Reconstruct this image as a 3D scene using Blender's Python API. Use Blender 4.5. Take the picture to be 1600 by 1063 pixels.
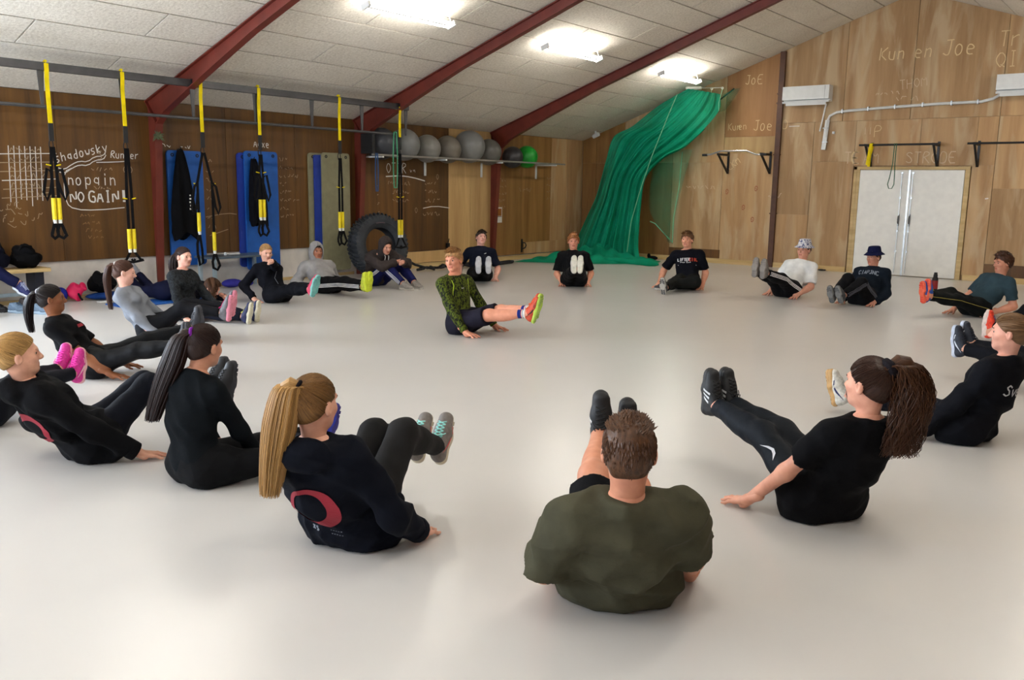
import bpy, bmesh, math, random
import numpy as np
from mathutils import Vector, Matrix
from mathutils.bvhtree import BVHTree

for o in list(bpy.data.objects): bpy.data.objects.remove(o)
SC = bpy.context.scene
COL = SC.collection
RAD = math.radians
rng = random.Random(7)
nrng = np.random.default_rng(11)

# ------------------------------------------------------------------ camera
CAM = np.array([10.9225, -16.4846, 1.4501])
cd = bpy.data.cameras.new('camera'); cd.sensor_width = 36.0; cd.sensor_fit = 'HORIZONTAL'
cd.lens = 1362.58/1600*36.0; cd.clip_start = .05; cd.clip_end = 120
cam = bpy.data.objects.new('camera', cd); COL.objects.link(cam)
cr, cu, cf = Vector((.78728089, .6164114, .01502628)), Vector((-.11795825, .12664716, .98490931)), Vector((-.60520629, .77717275, -.1724177))
mw = Matrix.Identity(4)
for i in range(3): mw[i][0], mw[i][1], mw[i][2], mw[i][3] = cr[i], cu[i], -cf[i], CAM[i]
cam.matrix_world = mw
SC.camera = cam

# ------------------------------------------------------------------ world, daylight, exposure
wd = bpy.data.worlds.new('sky'); SC.world = wd; wd.use_nodes = True
wb = wd.node_tree.nodes['Background']; wb.inputs[0].default_value = (.62, .76, 1, 1); wb.inputs[1].default_value = 1.2
def area(name, loc, rot, sx, sy, power, color):
    l = bpy.data.lights.new(name, 'AREA'); l.shape = 'RECTANGLE'; l.size = sx; l.size_y = sy; l.energy = power; l.color = color
    o = bpy.data.objects.new(name, l); COL.objects.link(o); o.location = loc; o.rotation_euler = rot
    return o
# daylight through the windows of the side wall (past the left edge of the picture) and of the end wall behind the camera
area('daylight_side_window_offscreen', (-.05, -16.6, 1.55), (0, RAD(-90), 0), 1.3, 4.6, 300, (.74, .86, 1))
area('daylight_end_window_offscreen', (3.6, -20.45, 1.6), (RAD(90), 0, 0), 3.6, 1.3, 170, (.78, .88, 1))
vs = SC.view_settings; vs.view_transform = 'Standard'; vs.look = 'None'; vs.gamma = 1; vs.exposure = 1.2
try: vs.use_curve_mapping = False
except Exception: pass
TUBE_STRENGTH = 26.0

# ------------------------------------------------------------------ materials
MATS = {}
def nodes(name):
    m = bpy.data.materials.new(name); m.use_nodes = True
    nt = m.node_tree; b = nt.nodes['Principled BSDF']
    return m, nt, b
def lin(c):
    return tuple(((v/255.0)/12.92 if v/255.0 <= .04045 else ((v/255.0+.055)/1.055)**2.4) for v in c)+(1,)
def N(nt, t, **kw):
    n = nt.nodes.new(t)
    for k, v in kw.items():
        if k.startswith('i_'): n.inputs[k[2:].replace('_', ' ')].default_value = v
        else: setattr(n, k, v)
    return n
def ramp(nt, stops):
    r = nt.nodes.new('ShaderNodeValToRGB'); e = r.color_ramp.elements
    e[0].position, e[0].color = stops[0]; e[1].position, e[1].color = stops[-1]
    for p, c in stops[1:-1]:
        x = e.new(p); x.color = c
    return r
def coords(nt, scale=(1, 1, 1), kind='Object'):
    tc = nt.nodes.new('ShaderNodeTexCoord'); mp = nt.nodes.new('ShaderNodeMapping'); mp.inputs['Scale'].default_value = scale
    nt.links.new(tc.outputs[kind], mp.inputs[0]); return mp
def bump(nt, b, src, strength=.2, dist=.01):
    bp = nt.nodes.new('ShaderNodeBump'); bp.inputs['Strength'].default_value = strength; bp.inputs['Distance'].default_value = dist
    nt.links.new(src, bp.inputs['Height']); nt.links.new(bp.outputs[0], b.inputs['Normal'])
def plain(name, rgb, rough=.5, metal=0., var=.06, scale=9., bmp=.0, spec=.5):
    """slightly mottled single colour"""
    if name in MATS: return MATS[name]
    m, nt, b = nodes(name); c = lin(rgb)
    mp = coords(nt); n = N(nt, 'ShaderNodeTexNoise', i_Scale=scale, i_Detail=4.); nt.links.new(mp.outputs[0], n.inputs['Vector'])
    lo = tuple(max(0, v*(1-var*2.2)) for v in c[:3])+(1,); hi = tuple(min(1, v*(1+var*2.2)) for v in c[:3])+(1,)
    r = ramp(nt, [(.3, lo), (.7, hi)]); nt.links.new(n.outputs['Fac'], r.inputs[0]); nt.links.new(r.outputs[0], b.inputs['Base Color'])
    b.inputs['Roughness'].default_value = rough; b.inputs['Metallic'].default_value = metal; b.inputs['Specular IOR Level'].default_value = spec
    if bmp: bump(nt, b, n.outputs['Fac'], bmp, .004)
    MATS[name] = m; return m
def fabric(name, rgb, rough=.85, var=.10, weave=220., fold=.35):
    if name in MATS: return MATS[name]
    m, nt, b = nodes(name); c = lin(rgb)
    mp = coords(nt); n = N(nt, 'ShaderNodeTexNoise', i_Scale=7., i_Detail=5.); nt.links.new(mp.outputs[0], n.inputs['Vector'])
    w = N(nt, 'ShaderNodeTexNoise', i_Scale=weave, i_Detail=2.); nt.links.new(mp.outputs[0], w.inputs['Vector'])
    lo = tuple(v*(1-var*2) for v in c[:3])+(1,); hi = tuple(min(1, v*(1+var*2)) for v in c[:3])+(1,)
    r = ramp(nt, [(.3, lo), (.7, hi)]); nt.links.new(n.outputs['Fac'], r.inputs[0]); nt.links.new(r.outputs[0], b.inputs['Base Color'])
    b.inputs['Roughness'].default_value = rough; b.inputs['Specular IOR Level'].default_value = .12
    b.inputs['Sheen Weight'].default_value = .0
    ad = N(nt, 'ShaderNodeMath', operation='MULTIPLY_ADD'); ad.inputs[1].default_value = .06
    nt.links.new(w.outputs['Fac'], ad.inputs[0]); nt.links.new(n.outputs['Fac'], ad.inputs[2])
    bump(nt, b, ad.outputs[0], fold, .03)
    MATS[name] = m; return m
def camo(name, a, c2, scale=26., stretch=(1, 1, 1), thr=.5):
    if name in MATS: return MATS[name]
    m, nt, b = nodes(name); mp = coords(nt, stretch)
    n = N(nt, 'ShaderNodeTexNoise', i_Scale=scale, i_Detail=3., i_Distortion=1.2); nt.links.new(mp.outputs[0], n.inputs['Vector'])
    r = ramp(nt, [(thr-.06, lin(a)), (thr+.06, lin(c2))]); nt.links.new(n.outputs['Fac'], r.inputs[0]); nt.links.new(r.outputs[0], b.inputs['Base Color'])
    b.inputs['Roughness'].default_value = .8; b.inputs['Specular IOR Level'].default_value = .25
    bump(nt, b, n.outputs['Fac'], .2, .01); MATS[name] = m; return m
def wood(name, dark, light, grain=(9, 9, .55), rough=.6, stain=.0, stain_rgb=(204, 182, 146)):
    """vertical-grain plywood; each panel shifts through its own random value"""
    if name in MATS: return MATS[name]
    m, nt, b = nodes(name); mp = coords(nt, grain)
    oi = nt.nodes.new('ShaderNodeObjectInfo'); sc = N(nt, 'ShaderNodeVectorMath', operation='ADD'); mul = N(nt, 'ShaderNodeMath', operation='MULTIPLY'); mul.inputs[1].default_value = 37.
    nt.links.new(oi.outputs['Random'], mul.inputs[0]); cb = nt.nodes.new('ShaderNodeCombineXYZ')
    for k in 'XYZ': nt.links.new(mul.outputs[0], cb.inputs[k])
    nt.links.new(mp.outputs[0], sc.inputs[0]); nt.links.new(cb.outputs[0], sc.inputs[1])
    n = N(nt, 'ShaderNodeTexNoise', i_Scale=1., i_Detail=7., i_Roughness=.62, i_Distortion=.35); nt.links.new(sc.outputs[0], n.inputs['Vector'])
    r = ramp(nt, [(.32, lin(dark)), (.66, lin(light))]); nt.links.new(n.outputs['Fac'], r.inputs[0])
    hs = nt.nodes.new('ShaderNodeHueSaturation'); mr = N(nt, 'ShaderNodeMapRange'); mr.inputs['To Min'].default_value = .84; mr.inputs['To Max'].default_value = 1.14
    nt.links.new(oi.outputs['Random'], mr.inputs[0]); nt.links.new(mr.outputs[0], hs.inputs['Value']); nt.links.new(r.outputs[0], hs.inputs['Color'])
    out = hs.outputs[0]
    if stain:
        m2 = coords(nt, (2.6, 2.6, .42)); a2 = N(nt, 'ShaderNodeVectorMath', operation='ADD'); nt.links.new(m2.outputs[0], a2.inputs[0]); nt.links.new(cb.outputs[0], a2.inputs[1])
        s = N(nt, 'ShaderNodeTexNoise', i_Scale=1.3, i_Detail=6., i_Roughness=.55, i_Distortion=.8); nt.links.new(a2.outputs[0], s.inputs['Vector'])
        rr = ramp(nt, [(.50, (0, 0, 0, 1)), (.64, (stain, stain, stain, 1))]); nt.links.new(s.outputs['Fac'], rr.inputs[0])
        mx = N(nt, 'ShaderNodeMix', data_type='RGBA'); mx.inputs['B'].default_value = lin(stain_rgb)
        nt.links.new(rr.outputs[0], mx.inputs['Factor']); nt.links.new(out, mx.inputs['A']); out = mx.outputs['Result']
    nt.links.new(out, b.inputs['Base Color']); b.inputs['Roughness'].default_value = rough
    bump(nt, b, n.outputs['Fac'], .12, .004); MATS[name] = m; return m
def emit(name, rgb, s):
    m, nt, b = nodes(name); b.inputs['Emission Color'].default_value = lin(rgb); b.inputs['Emission Strength'].default_value = s
    b.inputs['Base Color'].default_value = lin(rgb); MATS[name] = m; return m

# ------------------------------------------------------------------ mesh helpers
def fast_mesh(name, V, F):
    """V (n,3), F (m,k) with a constant k"""
    V = np.ascontiguousarray(V, dtype=np.float32); F = np.ascontiguousarray(F, dtype=np.int32)
    me = bpy.data.meshes.new(name); k = F.shape[1]
    me.vertices.add(len(V)); me.vertices.foreach_set('co', V.ravel())
    me.loops.add(F.size); me.loops.foreach_set('vertex_index', F.ravel())
    me.polygons.add(len(F)); me.polygons.foreach_set('loop_start', np.arange(0, F.size, k, dtype=np.int32))
    me.polygons.foreach_set('use_smooth', np.ones(len(F), dtype=bool))
    me.update(calc_edges=True); return me
class MB:
    """collects shapes into one mesh"""
    def __init__(s): s.v = []; s.f = []
    def add(s, vs, fs):
        o = len(s.v); s.v += [tuple(map(float, p)) for p in vs]; s.f += [tuple(i+o for i in f) for f in fs]; return s
    def box(s, a, b, bev=0.):
        (x0, y0, z0), (x1, y1, z1) = a, b
        if bev <= 0:
            return s.add([(x0, y0, z0), (x1, y0, z0), (x1, y1, z0), (x0, y1, z0), (x0, y0, z1), (x1, y0, z1), (x1, y1, z1), (x0, y1, z1)],
                         [(0, 3, 2, 1), (4, 5, 6, 7), (0, 1, 5, 4), (1, 2, 6, 5), (2, 3, 7, 6), (3, 0, 4, 7)])
        bm = bmesh.new(); bmesh.ops.create_cube(bm, size=1)
        for v in bm.verts: v.co = Vector(((x0+x1)/2+v.co.x*(x1-x0), (y0+y1)/2+v.co.y*(y1-y0), (z0+z1)/2+v.co.z*(z1-z0)))
        bmesh.ops.bevel(bm, geom=bm.edges[:], offset=bev, segments=2, affect='EDGES', profile=.5)
        bm.verts.index_update(); r = s.add([v.co for v in bm.verts], [[v.index for v in f.verts] for f in bm.faces]); bm.free(); return r
    def prism(s, pts, d):
        """closed polygon pts (3d, planar) extruded by vector d"""
        n = len(pts); d = Vector(d); P = [Vector(p) for p in pts]
        return s.add(P+[p+d for p in P], [tuple(range(n))[::-1], tuple(range(n, 2*n))]+[(i, (i+1) % n, (i+1) % n+n, i+n) for i in range(n)])
    def tube(s, pts, r, seg=8, closed=False, cap=True, flat=None):
        """tube along points; r number or list; flat=(w,h,up) makes a flat strap"""
        P = [Vector(p) for p in pts]; n = len(P); R_ = r if isinstance(r, (list, tuple)) else [r]*n
        up = None; rings = []
        for i in range(n):
            t = (P[(i+1) % n]-P[i-1]) if closed else (P[min(i+1, n-1)]-P[max(i-1, 0)])
            t = t.normalized() if t.length > 1e-9 else Vector((0, 0, 1))
            if up is None:
                up = Vector(flat[2]) if flat else (Vector((0, 0, 1)) if abs(t.z) < .9 else Vector((1, 0, 0)))
            a = up-t*up.dot(t)
            if a.length < 1e-4: a = t.orthogonal()
            a.normalize(); b_ = t.cross(a); up = a
            if flat:
                w, h = flat[0]/2, flat[1]/2
                rings.append([P[i]+a*h+b_*w, P[i]+a*h-b_*w, P[i]-a*h-b_*w, P[i]-a*h+b_*w])
            else: rings.append([P[i]+a*(R_[i]*math.cos(k*2*math.pi/seg))+b_*(R_[i]*math.sin(k*2*math.pi/seg)) for k in range(seg)])
        m = len(rings[0]); vs = [p for rg in rings for p in rg]; fs = []
        for i in range(n if closed else n-1):
            j = (i+1) % n
            for k in range(m): fs.append((i*m+k, i*m+(k+1) % m, j*m+(k+1) % m, j*m+k))
        if cap and not closed: fs += [tuple(range(m))[::-1], tuple(range((n-1)*m, n*m))]
        return s.add(vs, fs)
    def lathe(s, prof, c=(0, 0, 0), seg=32, axis='z', close=False):
        vs = []; n = len(prof)
        for r, z in prof:
            for k in range(seg):
                a = 2*math.pi*k/seg; x, y = r*math.cos(a), r*math.sin(a)
                p = (x, y, z) if axis == 'z' else ((z, x, y) if axis == 'x' else (y, z, x))
                vs.append((c[0]+p[0], c[1]+p[1], c[2]+p[2]))
        fs = []
        for i in range(n if close else n-1):
            j = (i+1) % n
            for k in range(seg): fs.append((i*seg+k, i*seg+(k+1) % seg, j*seg+(k+1) % seg, j*seg+k))
        return s.add(vs, fs)
    def sphere(s, c, r, seg=16, rings=10):
        rr = r if isinstance(r, (tuple, list)) else (r, r, r); vs = [(c[0], c[1], c[2]+rr[2])]
        for i in range(1, rings):
            t = math.pi*i/rings
            for k in range(seg): vs.append((c[0]+rr[0]*math.sin(t)*math.cos(2*math.pi*k/seg), c[1]+rr[1]*math.sin(t)*math.sin(2*math.pi*k/seg), c[2]+rr[2]*math.cos(t)))
        vs.append((c[0], c[1], c[2]-rr[2])); fs = [(0, 1+k, 1+(k+1) % seg) for k in range(seg)]
        for i in range(rings-2):
            for k in range(seg): fs.append((1+i*seg+k, 1+(i+1)*seg+k, 1+(i+1)*seg+(k+1) % seg, 1+i*seg+(k+1) % seg))
        L = len(vs)-1; b0 = 1+(rings-2)*seg; fs += [(L, b0+(k+1) % seg, b0+k) for k in range(seg)]
        return s.add(vs, fs)
    def mesh(s, name, smooth=False):
        me = bpy.data.meshes.new(name); me.from_pydata(s.v, [], s.f)
        bm = bmesh.new(); bm.from_mesh(me); bmesh.ops.recalc_face_normals(bm, faces=bm.faces[:]); bm.to_mesh(me); bm.free()
        if smooth:
            for p in me.polygons: p.use_smooth = True
            try: me.set_sharp_from_angle(angle=RAD(40))
            except Exception: pass
        return me
    def build(s, name, mat, parent=None, smooth=False, loc=None):
        return link(name, s.mesh(name, smooth), mat, parent, loc)
def link(name, me, mat, parent=None, loc=None):
    o = bpy.data.objects.new(name, me); COL.objects.link(o)
    if mat is not None:
        if len(me.materials) == 0: me.materials.append(mat)
        elif me.materials[0] is not mat: o.material_slots[0].link = 'OBJECT'; o.material_slots[0].material = mat
    if parent is not None: o.parent = parent
    if loc is not None: o.location = loc
    return o
def tag(o, label=None, cat=None, group=None, kind=None):
    if label: o['label'] = label
    if cat: o['category'] = cat
    if group: o['group'] = group
    if kind: o['kind'] = kind
    return o
def thing(name, label, cat, loc=(0, 0, 0), group=None):
    o = bpy.data.objects.new(name, None); o.empty_display_size = .1; COL.objects.link(o); o.location = loc
    return tag(o, label, cat, group)

# ------------------------------------------------------------------ stroke lettering (chalk): points as two digits x y on a 0-4 by 0-6 grid
GL = {'A': '00 26 40|12 32', 'F': '00 06 46|03 33', 'C': '45 26 05 01 20 41', 'H': '00 06|40 46|03 43', 'g': '33 14 02 11 31|34 3# 0#', 'v': '04 20 44', 'D': '00 06 36 44 42 30 00', 'E': '40 00 06 46|03 33', 'G': '45 26 05 01 20 40 43 23', 'I': '10 30|20 26|16 36', 'K': '00 06|46 03 40',
      'L': '06 00 40', 'M': '00 06 23 46 40', 'N': '00 06 40 46', 'O': '20 02 04 26 44 42 20', 'P': '00 06 36 45 44 33 03', 'R': '00 06 36 45 34 03|13 40', 'S': '45 26 05 14 33 41 20 01',
      'T': '20 26|06 46', 'Q': '20 02 04 26 44 42 20|21 40', 'J': '16 46|36 31 20 01', 'a': '33 14 02 11 31|34 30', 'd': '33 13 01 10 30|36 30', 'e': '02 32 33 14 03 01 10 30', 'h': '06 00|03 24 33 30', 'i': '24 20|26 25',
      'k': '06 00|34 02 30', 'n': '04 00|03 24 33 30', 'o': '10 01 03 14 24 33 31 20 10', 'p': '04 0#|03 24 33 31 20 01', 'r': '04 00|03 24 34', 's': '34 14 03 12 22 31 20 00', 'u': '04 01 10 30|34 30', 'w': '04 10 22 30 44', 'y': '04 20|44 1#',
      '5': '46 16 14 34 42 30 00', '!': '26 22|21 20', '1': '06 00', '2': '05 26 44 00 40', '-': '03 33', 'm': '04 00|03 14 23 20|23 34 43 40', 'x': '04 30|00 34', 't': '25 20|04 44', '(': '36 13 30', ')': '06 23 00', 'z': '04 34 00 30'}
def strokes(text, h, slant=.0, jit=.04):
    out = []; x = 0.
    for ch in text:
        if ch in GL:
            for st in GL[ch].split('|'):
                pts = []
                for t in st.split(): pts.append((x+int(t[0])*h/7.5+rng.uniform(-jit, jit)*h*.4, (-2 if t[1] == '#' else int(t[1]))*h/6+rng.uniform(-jit, jit)*h*.4))
                out.append([(px+slant*py, py) for px, py in pts])
        x += h*(.72 if ch != ' ' else .55)
    return out
def scribble(n, h):
    """an unreadable row of small strokes"""
    out = []; x = 0
    for i in range(n):
        k = rng.randint(3, 5); out.append([(x+j*h*.22, rng.uniform(0, h)) for j in range(k)]); x += h*(.22*k+rng.choice([.1, .1, .5]))
    return out
def chalk(parent, plane, at, strks, mat, w=.012, depth=.004, rot=0.):
    """strokes as thin raised ribbons on a wall. plane 'x': wall X=0 (u=+Y), 'y': wall Y=0 (u=+X)"""
    mb = MB(); c, s_ = math.cos(rot), math.sin(rot); hw = w/2
    for st in strks:
        P = [(at[0]+c*x-s_*y, at[1]+s_*x+c*y) for x, y in st]
        if len(P) > 2:      # round the corners a little
            Q2 = [P[0]]
            for i in range(1, len(P)-1):
                a, b, d = P[i-1], P[i], P[i+1]
                Q2 += [(b[0]+(a[0]-b[0])*.28, b[1]+(a[1]-b[1])*.28), (b[0]+(d[0]-b[0])*.28, b[1]+(d[1]-b[1])*.28)]
            P = Q2+[P[-1]]
        L, R_ = [], []
        for i in range(len(P)):
            a, b = P[max(i-1, 0)], P[min(i+1, len(P)-1)]; dx, dy = b[0]-a[0], b[1]-a[1]; l = math.hypot(dx, dy) or 1
            L.append((P[i][0]-dy/l*hw, P[i][1]+dx/l*hw)); R_.append((P[i][0]+dy/l*hw, P[i][1]-dx/l*hw))
        n = len(P); pl = (lambda u, z: (depth, u, z)) if plane == 'x' else (lambda u, z: (u, -depth, z))
        mb.add([pl(*q) for q in L]+[pl(*q) for q in R_], [(i, i+1, n+i+1, n+i) for i in range(n-1)])
    return mb.build('chalk_writing', mat, parent)
# ================================================================== the room
HE, HA, RW, Y0 = 2.489, 4.821, 13.37, -20.4
SL = (HA-HE)/(RW/2)
cz = lambda x: HE+SL*(x if x < RW/2 else RW-x)
def structure(name, mb, mat, **k):
    o = mb.build(name, mat, **k); o['kind'] = 'structure'; return o
m_floor, nt, b = nodes('floor_vinyl')
mp = coords(nt); n1 = N(nt, 'ShaderNodeTexNoise', i_Scale=.5, i_Detail=5., i_Roughness=.6); n2 = N(nt, 'ShaderNodeTexNoise', i_Scale=1.2, i_Detail=3.)
for n_ in (n1, n2): nt.links.new(mp.outputs[0], n_.inputs['Vector'])
r1 = ramp(nt, [(.3, lin((207, 204, 200))), (.7, lin((215, 212, 208)))]); nt.links.new(n1.outputs['Fac'], r1.inputs[0]); nt.links.new(r1.outputs[0], b.inputs['Base Color'])
r2 = ramp(nt, [(.3, (.27, .27, .27, 1)), (.75, (.33, .33, .33, 1))]); b.inputs['Roughness'].default_value = .28
structure('floor', MB().box((-.3, Y0-.3, -.2), (RW+.3, .3, 0)), m_floor)

ply_dark = wood('plywood_brown', (70, 43, 12), (116, 78, 28), grain=(5, 5, .4), rough=.5)
ply_gable = wood('plywood_tan', (160, 122, 78), (194, 158, 112), grain=(4, 4, .35), rough=.6, stain=.6)
ply_light = wood('plywood_light', (176, 140, 88), (206, 172, 118), grain=(5, 5, .5), rough=.6)
ply_mid = wood('plywood_mid', (122, 84, 40), (160, 118, 64), grain=(5, 5, .4), rough=.55)
pine = wood('pine_board', (196, 164, 108), (224, 196, 140), grain=(1.2, 1.2, 12), rough=.6)
white_paint = plain('white_wall_paint', (224, 219, 212), .6, var=.03)
steel_red = plain('red_brown_steel', (108, 42, 30), .45, var=.08, scale=5)
dark_trim = plain('dark_brown_trim', (84, 48, 22), .5, var=.1)
chalk_w = plain('white_chalk', (226, 222, 214), .9, var=.03)
chalk_f = plain('faint_chalk', (168, 146, 118), .9, var=.04)
chalk_fd = plain('faint_chalk_dark', (142, 110, 72), .9, var=.04)
chalk_g = plain('pale_chalk', (212, 190, 158), .9, var=.04)
chalk_y = plain('cream_chalk', (224, 200, 152), .9, var=.04)

# --- left wall: backing, white plinth, brown plywood panels, light panel near the third frame
wl = structure('wall_left', MB().box((-.3, -13.9, 0), (-.03, .3, HE+.1)).box((-.3, Y0-.3, 0), (-.03, -18.95, HE+.1)).box((-.3, -18.95, 0), (-.03, -13.9, .85)).box((-.3, -18.95, 2.25), (-.03, -13.9, HE+.1)), white_paint)
def panel(parent, a, b, mat, bev=.004): return MB().box(a, b, bev).build('panel', mat, parent)
fr = [-3.2, -6.68, -10.22, -13.7, -17.2]
def left_panels(y0, y1, z0, mat, w=1.2):
    y = y1
    while y > y0+.02:
        a = max(y-w, y0); panel(wl, (-.035, a+.003, z0), (0, y-.003, HE), mat); y = a
left_panels(-13.85, -10.22, .475, ply_dark); left_panels(-10.22, -6.68, .475, ply_dark)
left_panels(-6.68, -4.42, .30, ply_dark, 1.13); left_panels(-4.42, -3.2, .10, ply_light, .61)
left_panels(-3.2, -1.2, .10, ply_mid, 1.0); left_panels(-1.2, -.012, .10, ply_gable, .6)
panel(wl, (-.035, -6.68, .09), (-.004, -4.42, .295), ply_light)
panel(wl, (-.02, -2.1, .10), (.004, -.6, .34), ply_gable)
bb = structure('baseboard_left', MB().box((0, -13.8, 0), (.018, -10.3, .045)).box((0, -10.14, 0), (.018, -6.75, .045)).box((0, -6.6, 0), (.02, -3.27, .085)).box((0, -3.13, 0), (.02, 0, .085)), pine)
# window past the left edge of the picture
wn = structure('window_1', MB().box((-.2, -18.95, .85), (-.03, -18.87, 2.25)).box((-.2, -13.98, .85), (-.03, -13.9, 2.25)).box((-.2, -18.9, .85), (-.03, -13.9, .92)).box((-.2, -18.9, 2.18), (-.03, -13.9, 2.25)).box((-.14, -16.45, .9), (-.06, -16.38, 2.2)), white_paint)

# --- gable wall
wg = thing('wall_back', None, None); wg['kind'] = 'structure'
gb = MB().prism([(-.3, .035, 0), (RW+.3, .035, 0), (RW+.3, .035, HE+.1), (RW/2, .035, HA+.12), (-.3, .035, HE+.1)], (0, .25, 0)).build('backing', ply_gable, wg)
def gsheet(x0, x1, z0, z1, mat, y=0., t=.03):
    """sheet clipped under the roof line"""
    pts = [(x0, z0), (x1, z0)]
    if z1 is None:
        pts.append((x1, cz(x1)))
        if x0 < RW/2 < x1: pts.append((RW/2, HA))
        pts.append((x0, cz(x0)))
    else: pts += [(x1, z1), (x0, z1)]
    return MB().prism([(x, y, z) for x, z in pts], (0, t, 0)).build('panel', mat, wg)
DX0, DX1, DH = 5.995, 7.711, 1.853
g = .004
for x0, x1, mt in [(0, .35, ply_mid), (.35, 1.05, ply_mid), (1.05, 2.22, ply_mid), (2.22, 3.33, ply_gable)]:
    gsheet(x0+g, x1-g, .09, 2.0, mt if mt is not dark_trim else ply_dark); gsheet(x0+g, x1-g, 2.0+g, None, ply_mid if x1 < 2 else ply_gable)
gsheet(3.33+g, 4.39-g, .09, 2.17, ply_gable); gsheet(3.33+g, 4.39-g, 2.17+g, 2.485, ply_light); gsheet(3.33+g, 4.39-g, 2.485+g, None, wood('plywood_orange', (152, 104, 56), (184, 136, 84), grain=(4, 4, .35)))
gsheet(2.22, 3.36, .10, .27, ply_dark, -.004, .01)
gsheet(4.48+g, 5.1-g, .09, 1.02, ply_gable); gsheet(4.48+g, 5.1-g, 1.02+g, 2.72, ply_gable); gsheet(5.1+g, 5.86, .09, 2.0, ply_gable); gsheet(5.1+g, 5.86, 2.0+g, 2.72, ply_gable)
gsheet(5.86+g, 6.95, 1.93, 2.72, ply_gable); gsheet(6.95+g, 7.83, 1.93, 2.72, ply_gable)
for x0, x1 in [(4.48, 5.6), (5.6, 6.75), (6.75, 8.14), (8.14, 9.4), (9.4, 10.6), (10.6, 11.8), (11.8, RW)]: gsheet(x0+g, x1-g, 2.72+g, None, ply_gable)
gsheet(7.80+g, 8.14-g, .09, 1.93, ply_gable); gsheet(7.83+g, 8.14-g, 1.93+g, 2.72, ply_gable)
for x0, x1 in [(8.14, 9.4), (9.4, 10.6), (10.6, 11.8), (11.8, RW)]: gsheet(x0+g, x1-g, .30, 1.55, ply_gable); gsheet(x0+g, x1-g, 1.55+g, 2.72, ply_gable)
gsheet(8.14, RW, .09, .30-g, ply_dark)
structure('baseboard_back', MB().box((.02, -.022, 0), (4.39, 0, .095)).box((4.48, -.022, 0), (5.86, 0, .095)).box((7.83, -.022, 0), (RW, 0, .095)), pine)
# steel post standing in the gable wall, with clamps
t1 = structure('trim_1', MB().box((4.385, -.06, 0), (4.485, .03, cz(4.4))).box((4.37, -.075, 1.02), (4.5, 0, 1.04)).box((4.37, -.075, 2.13), (4.5, 0, 2.15)).box((4.37, -.075, 3.25), (4.5, 0, 3.27)).box((4.37, -.075, 3.08), (4.5, 0, 3.1)), dark_trim)
# double door
d1 = structure('door_1', MB().box((5.89, -.035, 0), (5.94, .02, 1.91)).box((5.94, -.03, 0), (5.995, .02, 1.905)).box((5.89, -.035, 1.86), (7.79, .02, 1.91)).box((7.715, -.03, 0), (7.79, .02, 1.905)), pine)
door_white = plain('white_door', (236, 234, 226), .4, var=.02)
chrome = plain('grey_metal', (168, 170, 170), .3, .9)
for x0, x1, hx in ((DX0+.004, 6.828, 6.72), (6.856, DX1-.002, 6.90)):
    lf = MB().box((x0, -.028, .012), (x1, .03, DH), .004).build('door_leaf', door_white, d1)
    tb = MB(); tb.tube([(hx, -.045, .05), (hx, -.045, 1.80)], .007, 6)
    for z in (.42, .78, 1.36, 1.79): tb.box((hx-.018, -.05, z), (hx+.018, -.028, z+.025))
    tb.build('bolt_rod', chrome, lf)
    hb = MB().tube([(hx+.0, -.03, .92), (hx, -.075, .93), (hx, -.08, 1.0), (hx, -.075, 1.05), (hx, -.03, 1.06)], .008, 6).box((hx-.014, -.036, .88), (hx+.014, -.028, 1.09)).build('handle', plain('dark_metal', (70, 70, 72), .35, .8), lf)
MB().box((6.828, -.034, .01), (6.856, -.02, DH)).build('astragal', chrome, d1)

# --- right wall and the end wall behind the camera (with the window the daylight comes through and an added second one)
structure('wall_right', MB().box((RW+.02, Y0-.3, 0), (RW+.3, .3, HE+.1)), ply_dark)
we = structure('wall_front', MB().box((-.3, Y0-.3, 0), (RW+.3, Y0, .9)).box((-.3, Y0-.3, .9), (1.7, Y0, 2.3)).box((5.5, Y0-.3, .9), (7.7, Y0, 2.3)).box((11.5, Y0-.3, .9), (RW+.3, Y0, 2.3)).prism([(-.3, Y0-.3, 2.3), (RW+.3, Y0-.3, 2.3), (RW+.3, Y0-.3, HE+.1), (RW/2, Y0-.3, HA+.12), (-.3, Y0-.3, HE+.1)], (0, .3, 0)), ply_dark)
for i, x0 in enumerate((1.7, 7.7)):  # the right-hand one is an invented, unseen window that lets sky light in
    structure('window_%d' % (i+2), MB().box((x0, Y0-.2, .9), (x0+3.8, Y0-.1, .97)).box((x0, Y0-.2, 2.23), (x0+3.8, Y0-.1, 2.3)).box((x0, Y0-.2, .9), (x0+.08, Y0-.1, 2.3)).box((x0+3.72, Y0-.2, .9), (x0+3.8, Y0-.1, 2.3)).box((x0+1.86, Y0-.2, .9), (x0+1.94, Y0-.1, 2.3)), white_paint)

# --- ceiling: wood-wool boards in staggered rows on both slopes
m_ceil, nt, b = nodes('wood_wool_board')
mp = coords(nt); n1 = N(nt, 'ShaderNodeTexNoise', i_Scale=34., i_Detail=4., i_Distortion=.6); n2 = N(nt, 'ShaderNodeTexNoise', i_Scale=1.1, i_Detail=3.)
for n_ in (n1, n2): nt.links.new(mp.outputs[0], n_.inputs['Vector'])
ml = N(nt, 'ShaderNodeMath', operation='MULTIPLY_ADD'); ml.inputs[1].default_value = .5; nt.links.new(n2.outputs['Fac'], ml.inputs[0]); nt.links.new(n1.outputs['Fac'], ml.inputs[2])
r1 = ramp(nt, [(.55, lin((206, 198, 184))), (.95, lin((236, 230, 218)))]); nt.links.new(ml.outputs[0], r1.inputs[0]); nt.links.new(r1.outputs[0], b.inputs['Base Color'])
b.inputs['Roughness'].default_value = .9; bump(nt, b, n1.outputs['Fac'], .5, .008)
joint = plain('board_joint', (132, 114, 92), .9)
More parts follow.
